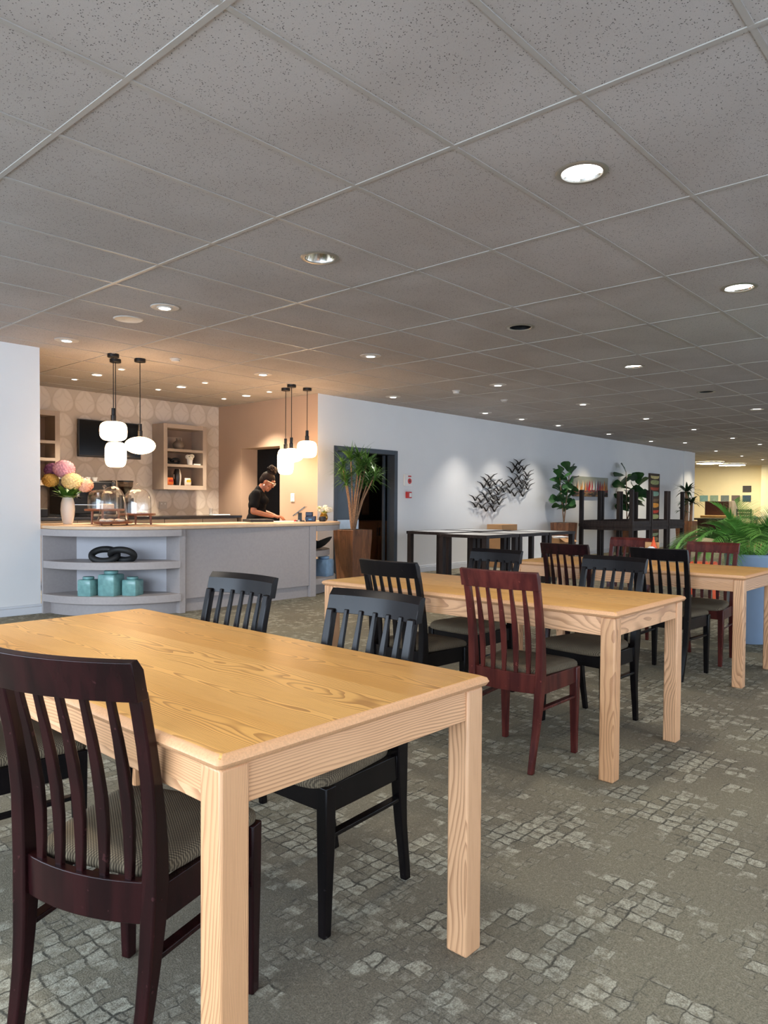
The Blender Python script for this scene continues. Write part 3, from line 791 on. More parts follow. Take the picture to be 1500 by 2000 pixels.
t = thing('ceiling_cover', 'blank round cover plate on the ceiling before the pendants', 'cover plate', (3.155, 5.80, CEIL))
MB().lathe([(1e-3, -.004), (.10, -.004), (.112, -.008), (.122, -.001)], 36, cap=False).build('cover_disc', M_PLATE, t, smooth=50)
for lab, x, y in (('left glowing ceiling disc before the cream wall', 27.3, 8.85), ('right glowing ceiling disc before the cream wall', 29.0, 8.6)):
    t = thing('disc_light', lab, 'ceiling light', (x, y, CEIL), 0, 'glowing ceiling discs')
    MB().lathe([(.48, -.002), (.48, -.05), (.44, -.06)], 40, cap=False).build('rim', M_PLATE, t, smooth=50)
    MB().lathe([(1e-3, -.058), (.45, -.058)], 40, cap=False).build('diffuser', M_DISC, t)

def pendant(label, x, y, ztop, zbot, r, kind):
    t = thing('pendant_light', label, 'pendant lamp', (x, y, CEIL), 0, 'opal glass pendants')
    MB().lathe([(1e-3, 0), (.060, 0), (.060, -.032), (.056, -.036), (1e-3, -.036)], 32).build('canopy', M_BMETAL, t, smooth=40)
    a, b = ztop - CEIL, zbot - CEIL
    MB().tube([(0, 0, -.03), (0, 0, a + .13)], .0045, 8).build('cord', M_BMETAL, t)
    MB().lathe([(.004, a + .145), (.020, a + .14), (.021, a + .07), (.027, a + .065), (.027, a - .002)], 20).build('lamp_holder', M_BMETAL, t, smooth=40)
    n = 18; prof = []
    h = (a - b) / 2; c = (a + b) / 2; e = {'squat': .55, 'tall': .42, 'ellipsoid': 1.0}[kind]
    for k in range(n + 1):
        q = PI / 2 - PI * k / n; cq, sq = math.cos(q), math.sin(q)
        prof.append((max(r * abs(cq) ** e, .012), c + h * math.copysign(abs(sq) ** (1.0 if kind == 'ellipsoid' else .62), sq)))
    MB().lathe(prof, 30).build('glass_shade', M_SHADE, t, smooth=70)
pendant('squat drum shaped pendant of the left group hanging in front of the tall one', 3.80, 7.30, 1.995, 1.790, .139, 'squat')
pendant('tall cylinder shaped pendant hanging lowest in the left group', 3.955, 7.55, 1.800, 1.525, .113, 'tall')
pendant('flat ellipsoid pendant at the right of the left group', 4.118, 7.32, 1.857, 1.668, .163, 'ellipsoid')
pendant('tall cylinder shaped pendant hanging lowest in the right group', 6.47, 7.660, 1.880, 1.530, .112, 'tall')
pendant('flat ellipsoid pendant half hidden in the middle of the right group', 6.325, 7.37, 1.868, 1.678, .160, 'ellipsoid')
pendant('squat drum shaped pendant highest at the right of the right group', 6.650, 7.425, 1.990, 1.760, .136, 'squat')

# ================================================================== COUNTER ITEMS
RGT = Vector((.6702, -.7422, 0)); FWD = Vector((.7421, .6698, 0))     # right / away as seen from the tables
def rnd(a, b): return random.uniform(a, b)
ZC = .90
def flower_head(mb, c, r, n, size, squash=.8, seed=0):
    rg = random.Random(seed); c = Vector(c)
    for i in range(n):
        z = 1 - 2 * (i + .5) / n; ph = i * 2.39996
        d = Vector((math.cos(ph) * math.sqrt(1 - z * z), math.sin(ph) * math.sqrt(1 - z * z), z))
        p = c + Vector((d.x * r, d.y * r, d.z * r * squash)); t = d.orthogonal().normalized(); b = d.cross(t); a0 = rg.random() * 6
        for k in range(4):
            a = a0 + k * PI / 2; u = t * math.cos(a) + b * math.sin(a); v = d.cross(u)
            mb.add([p, p + u * size * .6 + v * size * .45 + d * size * .15, p + u * size + d * size * .28, p + u * size * .6 - v * size * .45 + d * size * .15], [(0, 1, 2, 3)])
def blade(mb, base, d, length, width, droop=.4, n=6, tip=.6, fold=.0):
    """one leaf: a strip that bends downward along its length"""
    p = Vector(base); d = Vector(d).normalized(); s = d.cross(Vector((0, 0, 1)))
    s = s.normalized() if s.length > 1e-3 else Vector((1, 0, 0))
    vs_ = []; 
    for i in range(n + 1):
        t = i / n; w = width * (math.sin(PI * min(1, (t * .86 + .12)) ** tip)) * .5
        if i == n: w = .0008
        up = s.cross(d).normalized()
        vs_ += [p - s * w + up * w * fold, p, p + s * w + up * w * fold]
        p = p + d * (length / n); d = (d + Vector((0, 0, -droop / n))).normalized()
    f = []
    for i in range(n):
        a = i * 3; f += [(a, a + 1, a + 4, a + 3), (a + 1, a + 2, a + 5, a + 4)]
    mb.add(vs_, f)

# white vase of hydrangeas
t = thing('flower_vase', 'white ribbed vase of pink and yellow hydrangeas by the white wall', 'vase', (3.58, 7.90, ZC))
MB().lathe([(1e-3, 0), (.044, 0), (.056, .03), (.070, .11), (.074, .16), (.068, .23), (.054, .285), (.048, .30), (.044, .297), (.06, .20), (1e-3, .19)], 32).build('vase_body', M_CERW, t, smooth=60)
def fm(name, a, b): return leafm(name, a, b, .7)
heads = [((-.17, .03, .585), .085, fm('purple_petals', lin(140, 84, 128), lin(186, 122, 168))), ((-.03, -.02, .60), .105, fm('pink_petals', lin(222, 150, 172), lin(244, 196, 208))),
         ((-.165, -.05, .475), .075, fm('golden_petals', lin(214, 166, 74), lin(240, 206, 118))), ((.075, -.06, .465), .098, fm('cream_petals', lin(240, 212, 140), lin(252, 234, 178))),
         ((.175, .03, .425), .080, fm('peach_petals', lin(234, 172, 142), lin(248, 206, 180)))]
for k, ((u, v, z), r, m) in enumerate(heads):
    c = RGT * u + FWD * v; c.z = z
    mb = MB(); flower_head(mb, c, r * .98, 150, .034, .80, k); hd = mb.build('flower_head', m, t, smooth=0)
    MB().tube([(0, 0, .20), c * .45 + Vector((0, 0, .12)), c - Vector((0, 0, r * .5))], .004, 6).build('stem', M_STEMG, t)
mb = MB()
for k in range(54):
    a = k * 2.4; e = rnd(.1, 1.6); blade(mb, (.03 * math.cos(a), .03 * math.sin(a), .28), (math.cos(a), math.sin(a), e + .3), rnd(.10, .20), .065, .8, 5, .8)
mb.build('foliage', leafm('vase_leaf', lin(60, 104, 40), lin(104, 150, 60)), t, smooth=60)

def cloche(label, x, y, zb, r, h, legs, shape, board=None):
    t = thing('cake_stand', label, 'cake stand', (x, y, ZC + .001), 0, 'glass dome cake stands'); br = board or r + .035
    MB().lathe([(1e-3, zb - .022), (br - .006, zb - .022), (br, zb - .011), (br - .004, zb), (1e-3, zb)], 40).build('board', M_WALNUT, t, smooth=40)
    for k in range(3):
        a = R(70 + 120 * k); q = br * .74
        MB().tube([(q * math.cos(a), q * math.sin(a), zb - .02), (q * 1.03 * math.cos(a), q * 1.03 * math.sin(a), 0)], [.014, .010], 10).build('leg', M_WALNUT, t)
    if shape == 'bell': pr = [(1.0, 0), (.93, .06), (.84, .20), (.78, .45), (.72, .68), (.58, .85), (.36, .96), (.10, 1.0)]
    elif shape == 'flat': pr = [(1.0, 0), (1.0, .30), (.99, .62), (.93, .80), (.78, .92), (.5, .985), (.10, 1.0)]
    else: pr = [(1.0, 0), (1.0, .35), (.98, .58), (.88, .76), (.68, .89), (.40, .97), (.12, 1.0)]
    outer = [(r * a, zb + h * b) for a, b in pr]; inner = [(max(r * a - .003, .004), zb + h * b - (.003 if b > .5 else 0)) for a, b in pr]
    k0 = zb + h
    knob = [(.010, k0 + .004), (.009, k0 + .012), (.020, k0 + .022), (.023, k0 + .034), (.017, k0 + .046), (1e-3, k0 + .050)]
    prof = [(1e-3, k0 - .004)] + list(reversed(inner)) + outer + knob
    MB().lathe([p for p in prof], 40, cap=False).build('glass_dome', M_GLASS, t, smooth=60)
    return t
cloche('wide flat topped glass dome cake stand behind the low bell dome', 3.88, 7.66, .165, .175, .215, 3, 'flat')
cloche('flared glass bell dome on a low round board at the counter front', 3.72, 7.16, .042, .165, .365, 3, 'bell', .195)
cloche('tall round shouldered glass dome cake stand at the right of the three domes', 4.06, 7.27, .120, .142, .275, 3, 'tall', .19)
cookie = plain('sugared_biscuit', lin(236, 218, 196), .8, vary=.08, scale=60)
bproto = None
for k, (dx, dy) in enumerate([(-.07, -.05), (.06, -.06), (0, .06), (.085, .045), (-.085, .05)]):
    if bproto is None:
        bproto = tag(MB().lathe([(1e-3, 0), (.036, 0), (.040, .010), (.030, .022), (1e-3, .026)], 18).build('biscuit', cookie, smooth=60, loc=(3.72 + dx, 7.16 + dy, ZC + .043)), 'pale iced biscuit lying under the flared bell dome', 'biscuit', 'biscuits under the bell dome')
    else:
        o = bproto.copy(); COL.objects.link(o); o.location = (3.72 + dx, 7.16 + dy, ZC + .043)
for k, (dx, dy) in enumerate([(-.03, -.04), (.055, -.03)]):
    o = bproto.copy(); COL.objects.link(o); o.location = (4.06 + dx, 7.27 + dy, ZC + .121); o['label'] = 'pale biscuit lying under the tall round shouldered dome'; o['group'] = 'biscuits under the tall dome'
tag(MB().box(-.07, .07, -.05, .05, 0, .055).build('cake', plain('pale_sponge', lin(232, 206, 168), .8, vary=.08, scale=40), bevel=.008, loc=(3.89, 7.64, ZC + .166)), 'pale loaf cake under the wide flat topped dome', 'cake')

# till corner
t = thing('ring_binder', 'black flat folder lying on the counter beside the person', 'folder', (5.80, 7.40, ZC), R(-12))
MB().box(-.16, .16, -.12, .12, 0, .035).build('cover', M_GREYBLK, t, bevel=.004); MB().box(-.155, .163, -.115, .115, .004, .031).build('pages', M_PAPER, t)
for k, (x, y, a, nm) in enumerate(((6.10, 7.34, 12, 'white paper sheets in front of the person'), (6.24, 7.28, -20, 'single white slip right of the paper sheets'))):
    tag(MB().box(-.13 + .05 * k, .13 - .05 * k, -.09 + .03 * k, .09 - .03 * k, 0, .006 - .003 * k).build('paper_sheet', M_PAPER, loc=(x, y, ZC)), nm, 'paper').rotation_euler = (0, 0, R(a))
for k, (x, y, c) in enumerate(((6.29, 7.25, 'red'), (6.33, 7.22, 'white'))):
    tag(MB().lathe([(1e-3, 0), (.016, 0), (.018, .008), (.010, .022), (1e-3, .024)], 16).build('wrapped_sweet', plain(c + '_wrapper', lin(206, 60, 60) if c == 'red' else lin(226, 220, 214), .4), loc=(x, y, ZC), smooth=60), '%s wrapped sweet on the counter near the tablet' % c, 'sweet')
t = thing('till_tablet', 'tilted black till tablet on a stand at the counter', 'tablet', (6.40, 7.28, ZC), R(-48))
MB().prism([(-.07, -.06), (.07, -.06), (.05, .06), (-.05, .06)], 0, .012).build('base', M_GREYBLK, t)
MB().bar([(0, .0, .01), (.0, .0, .115)], .05, .02).build('stand', M_GREYBLK, t)
mb = MB(); Mx = Matrix.Translation((0, 0, .135)) @ Matrix.Rotation(R(-38), 4, 'Y')
mb.box(-.10, .10, -.135, .135, -.006, .006, M=Mx); mb.build('tablet', M_SCREEN, t, bevel=.003)
t = thing('card_printer', 'dark blue receipt printer beside the till tablet', 'printer', (6.52, 7.22, ZC), R(-48))
dkblue = plain('dark_blue_plastic', lin(32, 48, 78), .4)
MB().prism([(-.05, -.065), (.08, -.065), (.08, .065), (-.05, .065)], 0, .07).prism([(-.05, -.06), (.04, -.06), (.04, .06), (-.05, .06)], .07, .125).build('casing', dkblue, t, bevel=.008)
MB().box(-.056, -.049, -.055, .055, .03, .05).box(-.01, .03, -.067, -.063, .02, .035).build('pale_strip', plain('pale_blue_strip', lin(92, 160, 206), .4), t)  # pale blue strips on two faces of the casing
t = thing('tape_dispenser', 'small black rounded holder right of the receipt printer', 'tape dispenser', (6.64, 7.10, ZC), R(-48))
MB().lathe([(1e-3, 0), (.04, 0), (.048, .02), (.048, .05), (.038, .065), (1e-3, .066)], 24).build('casing', M_GREYBLK, t, smooth=50)
t = thing('gold_vase', 'small round gold vase of white flowers at the right counter end', 'vase', (6.88, 7.33, ZC))
MB().lathe([(1e-3, 0), (.034, 0), (.052, .022), (.058, .05), (.050, .082), (.038, .098), (.042, .108), (.036, .106), (.03, .09), (1e-3, .085)], 28).build('vase_body', M_GOLD, t, smooth=60)
wp = fm('white_petals', lin(236, 230, 212), lin(250, 248, 240))
for k, (u, v, z, r) in enumerate(((.055, -.04, .155, .042), (-.03, -.045, .145, .036), (.02, .03, .185, .040), (-.06, .02, .175, .032), (.09, .0, .150, .034))):
    c = RGT * u + FWD * v; c.z = z; mb = MB(); flower_head(mb, c, r * .8, 50, .020, .8, 40 + k); mb.build('flower_head', wp, t, smooth=0)
mb = MB()
for k in range(22):
    a = k * 2.4; blade(mb, (.02 * math.cos(a), .02 * math.sin(a), .095), (math.cos(a), math.sin(a), rnd(.4, 1.6)), rnd(.09, .17), .028, .6, 4, .8)
mb.build('foliage', leafm('pale_leaf', lin(150, 170, 90), lin(196, 206, 130)), t, smooth=60)

# shelf objects in the rounded ends
def jar(label, x, y, z, s, h, rz, mat, group=None):
    t = thing('square_jar', label, 'jar', (x, y, z), R(rz), group); a = s / 2; rings = []
    for k, (q, zz) in enumerate([(a * .95, 0), (a, .008), (a, h * .60), (a * .99, h * .80), (a * .93, h * .845), (a * .66, h * .86)]):
        c = q * .12; rings.append([p for sx, sy, o0 in ((1, 1, 0), (-1, 1, 90), (-1, -1, 180), (1, -1, 270)) for p in
            [(sx * (q - c) + c * math.cos(R(o0 + 45 * i)), sy * (q - c) + c * math.sin(R(o0 + 45 * i)), zz) for i in range(3)]])
    MB().loft(rings).build('jar_body', mat, t, smooth=50)
    MB().lathe([(a * .60, h * .855), (a * .70, h * .87), (a * .74, h * .90), (a * .74, h * .965), (a * .68, h), (1e-3, h)], 28).build('lid', mat, t, smooth=50)
jar('small turquoise square jar, left of the three on the lower shelf', 3.405, 7.06, .205, .150, .190, 28, M_TURQ, 'turquoise jars')
jar('tallest turquoise square jar in the middle of the lower shelf', 3.575, 6.925, .205, .185, .250, 28, M_TURQ, 'turquoise jars')
jar('small turquoise square jar, right of the three on the lower shelf', 3.735, 6.79, .205, .155, .185, 30, M_TURQ, 'turquoise jars')
jar('pale blue square jar on the lower shelf of the right counter end', 6.44, 6.86, .205, .20, .255, 20, M_BLUEJ)
t = thing('chain_sculpture', 'matt black interlinked knot sculpture on the middle curved shelf', 'sculpture', (3.585, 6.905, .543))
def link_pts(c, a, b, tilt, yaw, n=28):
    M = Matrix.Translation(c) @ Matrix.Rotation(yaw, 4, 'Z') @ Matrix.Rotation(tilt, 4, 'X')
    return [M @ Vector((a * math.cos(2 * PI * k / n), b * math.sin(2 * PI * k / n), .0)) for k in range(n)]
def ringtube(pts, r, n=12):
    mb = MB(); N = len(pts); rings = []
    cen = sum(pts, Vector()) / N
    for i in range(N):
        tt = (pts[(i + 1) % N] - pts[i - 1]).normalized(); a = (pts[i] - cen); a = (a - tt * a.dot(tt)).normalized(); b = tt.cross(a)
        rings.append([pts[i] + (a * math.cos(2 * PI * k / n) + b * math.sin(2 * PI * k / n)) * r for k in range(n)])
    mb.loft(rings + [rings[0]], cap=False); return mb
yw = math.atan2(RGT.y, RGT.x)
ringtube(link_pts(RGT * -.085 + Vector((0, 0, .066)), .125, .072, R(52), yw + .10), .033).build('ring_link', M_MATBLK, t, smooth=80)
ringtube(link_pts(RGT * .095 + Vector((0, 0, .070)), .120, .074, R(-48), yw - .10), .033).build('ring_link', M_MATBLK, t, smooth=80)
o = tag(MB().loft([[(.17 * s_ * math.cos(a) * (1 + .18 * math.cos(2 * a)), .10 * s_ * math.sin(a), z + .035 * math.cos(2 * a + .4) * s_) for a in [2 * PI * k / 28 for k in range(28)]]
     for s_, z in ((.30, .0), (.55, .022), (.85, .07), (1.0, .115), (.93, .118), (.75, .085), (.45, .045), (.15, .034))]).build('bowl', M_MATBLK, smooth=70, loc=(6.43, 6.98, .560)), 'wavy black bowl on the middle shelf of the right counter end', 'bowl'); o.rotation_euler = (0, 0, yw)

# wall cabinet contents
CX = 5.85
o = tag(MB().lathe([(1e-3, 0), (.05, 0), (.082, .035), (.090, .07), (.075, .11), (.040, .135), (.034, .155), (.040, .172), (.032, .170), (1e-3, .15)], 28).build('round_vase', plain('stone_glaze', lin(112, 98, 86), .5, vary=.15), smooth=60, loc=(6.17, 9.83, 1.95)), 'round grey brown vase on the top cabinet shelf', 'vase')
tag(MB().box(-.22, .20, 0, .015, 0, .20).build('display_board', M_SHELF, loc=(6.14, 10.0, 1.95)), 'pale board standing behind the round vase in the cabinet', 'board')
t = thing('knot_ornament', 'black knotted ornament on the middle cabinet shelf', 'ornament', (6.08, 9.86, 1.72))
ringtube(link_pts(Vector((-.04, 0, .05)), .065, .045, R(50), .3), .020).build('ring_link', M_MATBLK, t, smooth=80)
ringtube(link_pts(Vector((.05, 0, .05)), .060, .045, R(-50), -.2), .020).build('ring_link', M_MATBLK, t, smooth=80)
t = thing('flower_pot', 'small white pot of white flowers on the middle cabinet shelf', 'flower pot', (6.35, 9.80, 1.72))
MB().lathe([(1e-3, 0), (.036, 0), (.045, .09), (.040, .09), (1e-3, .08)], 24).build('pot', M_CERW, t, smooth=50)
for k, (dx, dz) in enumerate(((-.03, .125), (.025, .135), (.0, .10))):
    mb = MB(); flower_head(mb, (dx, -.01 * k, dz), .035, 40, .02, .8, 60 + k); mb.build('flower_head', wp, t, smooth=0)
mb = MB()
for k in range(8): blade(mb, (0, 0, .085), (math.cos(k), math.sin(k), 1.0), .11, .03, .8, 4, .8)
mb.build('foliage', leafm('grey_leaf', lin(92, 104, 80), lin(120, 130, 100)), t)
tag(MB().box(-.06, .06, -.04, .04, 0, .022).build('small_box', M_PAPER, loc=(6.46, 9.80, 1.72)), 'flat white box beside the white flower pot', 'box')
k_ = NM('striped_glaze', .3); x_, y_, z_ = k_.coord(); st = ((x_ * 60.0).sin() + 0.2).gt(0.55)
k_.color(k_.mix(st, lin(30, 28, 28), lin(206, 198, 188)))
tag(MB().lathe([(1e-3, 0), (.046, 0), (.060, .10), (.060, .16), (.048, .22), (.036, .25), (.030, .25), (1e-3, .23)], 28).build('striped_vase', k_.m, smooth=60, loc=(6.15, 9.83, 1.402)), 'tall black and white striped vase on the bottom cabinet shelf', 'vase')
def snack(label, x, c1, c2):
    t = thing('snack_packet', label, 'packet', (x, 9.80, 1.402), R(8), 'snack packets'); mb = MB(); rings = []
    for z, w, d in ((0, .058, .006), (.02, .062, .024), (.06, .064, .030), (.095, .060, .018), (.115, .058, .003)):
        rings.append([(w * math.copysign(abs(math.cos(a)) ** .5, math.cos(a)), d * math.sin(a), z) for a in [2 * PI * k / 20 for k in range(20)]])
    mb.loft(rings).build('packet_body', c1, t, smooth=60)
    MB().box(-.04, .04, -.034, -.024, .05, .085).build('label_band', c2, t, bevel=.004)
snack('orange snack packet at the left of the bottom cabinet shelf', 6.00, plain('orange_foil', lin(214, 112, 52), .35), plain('red_foil', lin(160, 48, 36), .35))
snack('white and yellow snack packet right of the striped vase', 6.31, plain('white_foil', lin(226, 214, 204), .35), plain('yellow_foil', lin(222, 176, 48), .35))

# coffee corner on the back bench
t = thing('espresso_machine', 'black and steel espresso machine behind the hydrangea vase', 'coffee machine', (4.62, 9.72, .94))
MB().box(-.36, .36, -.22, .22, .04, .16).build('base', M_BMETAL, t, bevel=.01)
MB().box(-.34, .34, .02, .22, .16, .46).build('body', M_GREYBLK, t, bevel=.01)
MB().box(-.36, .36, -.16, .22, .34, .48).build('top_housing', M_BMETAL, t, bevel=.015)
for s in (-1, 1):
    MB().box(s * .345 - .02, s * .345 + .02, -.22, .22, .03, .50).build('side_panel', M_BMETAL, t, bevel=.01)
    g = MB().lathe([(1e-3, .33), (.034, .33), (.036, .27), (.030, .25), (1e-3, .25)], 20, cx=s * .14, cy=-.12).build('group_head', M_STEEL, t, smooth=50)
    MB().tube([(s * .14, -.13, .262), (s * .14, -.25, .25)], .012, 10).build('handle', M_BMETAL, g)
    MB().tube([(s * .29, -.14, .33), (s * .30, -.17, .25), (s * .30, -.16, .18)], .006, 8).build('steam_wand', M_STEEL, t)
for k in range(4): MB().box(-.3, .3, -.21 + k * .05, -.20 + k * .05, .16, .166).build('drip_bar', M_STEEL, t)
for k in range(5): tag(MB().lathe([(1e-3, 0), (.024, 0), (.036, .05), (.037, .06), (.033, .058), (1e-3, .012)], 20).build('coffee_cup', M_CERW, smooth=50, loc=(4.40 + .10 * k, 9.75, 1.421)), 'white cup upturned on the espresso machine, %s from the left' % ORD[k], 'cup', 'cups on the espresso machine')
t = thing('coffee_grinder', 'black coffee grinder with a bean hopper right of the domes', 'coffee grinder', (5.22, 9.66, .94))
MB().box(-.085, .085, -.12, .14, 0, .03).box(-.07, .07, -.02, .12, .03, .30).build('body', M_BMETAL, t, bevel=.012)
MB().box(-.05, .05, -.12, -.02, .20, .26).build('dosing_spout', M_BMETAL, t, bevel=.008)
MB().lathe([(.045, .30), (.060, .34), (.105, .42), (.108, .49), (.104, .49), (.100, .425), (.056, .345), (.042, .305)], 28, cy=.03).build('hopper', glass('smoke_hopper', (.72, .68, .64)), t, smooth=50)
MB().lathe([(1e-3, .302), (.042, .305), (.055, .345), (.098, .42), (1e-3, .425)], 24, cy=.03).build('coffee_beans', plain('coffee_bean', lin(44, 26, 18), .5, vary=.4, scale=90), t, smooth=50)
MB().lathe([(1e-3, .505), (.112, .505), (.112, .488), (1e-3, .488)], 28, cy=.03).build('hopper_lid', M_BMETAL, t, smooth=40)
t = thing('knock_box', 'small black coffee knock box at the left end of the back bench', 'knock box', (4.02, 9.62, .94))
MB().prism([(-.06, -.06), (.06, -.06), (.06, .06), (-.06, .06)], 0, .11).build('box_body', M_BMETAL, t, bevel=.01)
MB().tube([(-.06, 0, .105), (.06, 0, .105)], .010, 10).build('knock_bar', M_STEEL, t)
t = thing('glass_tumbler', 'clear glass standing at the right end of the black worktop', 'glass', (6.60, 9.60, .94))
MB().lathe([(1e-3, 0), (.028, 0), (.033, .11), (.030, .11), (.026, .01), (1e-3, .01)], 24).build('glass_body', M_GLASS, t, smooth=50)
tag(MB().box(-.16, .16, -.06, .06, 0, .018).build('folded_cloth', M_PAPER, bevel=.006, loc=(6.75, 9.58, .94)), 'folded white cloth at the right end of the black worktop', 'cloth')

# ================================================================== WALL THINGS
CAMP = Vector((0, 0, CZ))
def onwall(px, py, y):
    """point of the vertical plane y = const that sits at this place of the photograph"""
    d = (px - 750) / 1417.545 * rx - (py - 1018.69) / 1417.545 * ru + rf
    return CAMP + d * (y / d.y)
def onx(px, py, x):
    d = (px - 750) / 1417.545 * rx - (py - 1018.69) / 1417.545 * ru + rf
    return CAMP + d * (x / d.x)
YW = 7.653
t = thing('alarm_sign', 'cream wall box with a red disc and red tab above the call point', 'fire alarm', (9.03, YW, 1.525))
MB().box(-.095, .095, -.035, 0, -.095, .095).build('casing', M_CERW, t, bevel=.006)
redm = plain('alarm_red', lin(196, 46, 44), .4, vary=.03)
mb = MB(); mb.lathe([(1e-3, 0), (.046, 0), (.044, .006), (1e-3, .006)], 28, M=Matrix.Translation((.025, -.035, -.015)) @ Matrix.Rotation(R(90), 4, 'X')); mb.build('red_disc', redm, t)
MB().lathe([(1e-3, 0), (.016, 0), (.014, .004), (1e-3, .004)], 20, M=Matrix.Translation((.025, -.041, -.015)) @ Matrix.Rotation(R(90), 4, 'X')).build('disc_centre', plain('alarm_dark', lin(90, 20, 20), .5), t)
MB().box(-.012, .062, -.040, -.035, .050, .074).build('red_tab', redm, t)
t = thing('call_point', 'small red break glass call point on the white wall', 'fire alarm', (9.05, YW, 1.285))
MB().box(-.055, .055, -.045, 0, -.052, .052).build('casing', redm, t, bevel=.006)
MB().box(-.010, .044, -.049, -.045, -.034, .030).build('glass_panel', M_PAPER, t, bevel=.003)

V1 = [(545, 530), (475, 580), (530, 640), (635, 630), (545, 690), (695, 740), (420, 680), (545, 790), (690, 810), (445, 850), (600, 885), (690, 910), (370, 950), (500, 940), (600, 970), (705, 990), (265, 915), (275, 1035), (385, 1055), (580, 1045), (465, 1110), (615, 1115)]
def flock(label, ox, oy):
    P = [(900 + (a + ox) / 9.375, 880 + (b + oy) / 9.375) for a, b in V1]
    c = onwall(P[10][0], P[10][1], YW - .05)
    t = thing('bird_sculpture', label, 'wall sculpture', c, 0, 'black bird wall sculptures')
    rg = random.Random(3)
    for px, py in P:
        v = onwall(px, py, YW - .05) - c; L = .235 + rg.random() * .04; q = rg.uniform(.85, 1.15); mb = MB()
        for s, ln in ((-1, L * .92), (1, L * 1.08 * q)):
            pts = []; p = Vector((v.x, -.006 * s, v.z))
            for k in range(7):
                pts.append(p.copy()); aa = R((52, 44, 30, 16, 10, 22, 30)[k]); p = p + Vector((s * math.cos(aa), .0, math.sin(aa))) * ln / 6
            mb.tube(pts, [.0135, .0145, .012, .0095, .0075, .005, .002], 6)
        mb.build('bird', M_BMETAL, t, smooth=60)
    for px, py in (P[4], P[14], P[17]):
        v = onwall(px, py, YW - .05) - c; MB().tube([(v.x, -.01, v.z), (v.x, .05, v.z)], .006, 6).build('wall_pin', M_BMETAL, t)
flock('lower left black metal flock of birds on the white wall', 0, 0)
flock('upper right black metal flock of birds on the white wall', 520, -275)

# canvas of sailing boats
c0, c1 = onwall(1117, 973, YW), onwall(1185, 930.5, YW)
t = thing('sailboat_painting', 'wide canvas of coloured sailing boats behind the upturned tables', 'painting', ((c0.x + c1.x) / 2, YW, (c0.z + c1.z) / 2))
w2, h2 = (c1.x - c0.x) / 2, .225
cm = NM('painted_sea_and_sky', .6); x_, y_, z_ = cm.coord(); nz = cm.noise(cm.vec(x_ * 3.0, 0.0, z_ * 14.0), scale=1.0, detail=3)
sk = cm.mix(nz, lin(126, 140, 136), lin(180, 172, 146)); se = cm.mix(nz.ss(.4, .6), lin(46, 38, 36), lin(150, 118, 80))
cm.color(cm.mix((z_ + (nz - .5) * .08).lt(-.06), sk, se))
MB().box(-w2, w2, -.035, 0, -h2, h2).build('canvas', cm.m, t)
cols = [lin(226, 214, 190), lin(218, 150, 70), lin(120, 110, 104), lin(192, 44, 52), lin(160, 40, 60), lin(216, 222, 222), lin(150, 60, 62), lin(196, 130, 60), lin(214, 120, 50), lin(90, 80, 90)]
mats = [plain('sail_paint', c, .6) for c in cols]; mb = MB(); rg = random.Random(5)
order = [2, 0, 7, 0, 1, 2, 3, 3, 0, 5, 9, 6, 4, 8, 7]
for k in range(15):
    x = -w2 + .10 + (2 * w2 - .2) * k / 14; hh = rg.uniform(.19, .26) + (.05 if k in (6, 7, 9) else 0); ww = rg.uniform(.07, .10); z0 = -.075 - rg.uniform(0, .03); e = k * 1e-4
    mb.add([(x, -.0365 - e, z0), (x + ww, -.0365 - e, z0 + .01), (x + .012, -.0365 - e, min(z0 + hh, .205))], [(0, 1, 2)], order[k])
    mb.add([(x - ww * .75, -.0366 - e, z0 + .012), (x - .004, -.0366 - e, z0), (x + .004, -.0366 - e, min(z0 + hh * .9, .195))], [(0, 1, 2)], order[(k + 1) % 15])
    mb.add([(x - ww, -.037 - e, z0 - .012), (x - ww * .7, -.037 - e, z0 - .03), (x + ww * .8, -.037 - e, z0 - .03), (x + ww * 1.1, -.037 - e, z0 - .008)], [(0, 1, 2, 3)], 9 if k % 2 else 6)
mb.build('painted_sails', mats, t, smooth=0)
# tall narrow canvas of stacked hulls
c0, c1 = onwall(1266.5, 1060, YW), onwall(1284, 925, YW)
t = thing('tall_painting', 'tall narrow canvas of stacked rounded colour shapes behind the tables', 'painting', ((c0.x + c1.x) / 2, YW, 1.05))
w2 = .33; MB().box(-w2, w2, -.04, 0, -.93, .93).build('canvas', plain('dark_umber_paint', lin(60, 44, 34), .6, vary=.3), t)
cc = [lin(206, 190, 130), lin(150, 160, 110), lin(150, 66, 50), lin(120, 160, 150), lin(110, 90, 70), lin(214, 150, 66), lin(190, 62, 46), lin(160, 170, 120), lin(176, 168, 140), lin(120, 60, 46), lin(140, 160, 130), lin(150, 130, 100)]
mats = [plain('hull_paint', c, .6, vary=.2, scale=20) for c in cc]; mb = MB()
for k in range(12):
    z = .84 - k * .152; pts = []
    for i in range(17):
        a = PI * i / 16; pts.append((-math.cos(a) * (w2 - .05), z + .035 * math.sin(a) * (1 if k % 2 else -.3) + .035))
    for i in range(16, -1, -1):
        a = PI * i / 16; pts.append((-math.cos(a) * (w2 - .05), z - .075 * math.sin(a) ** .5 + .02))
    mb.add([(x, -.0415 - k * 1e-4, q) for x, q in pts], [tuple(range(len(pts)))], k)
mb.build('painted_shapes', mats, t, smooth=0)

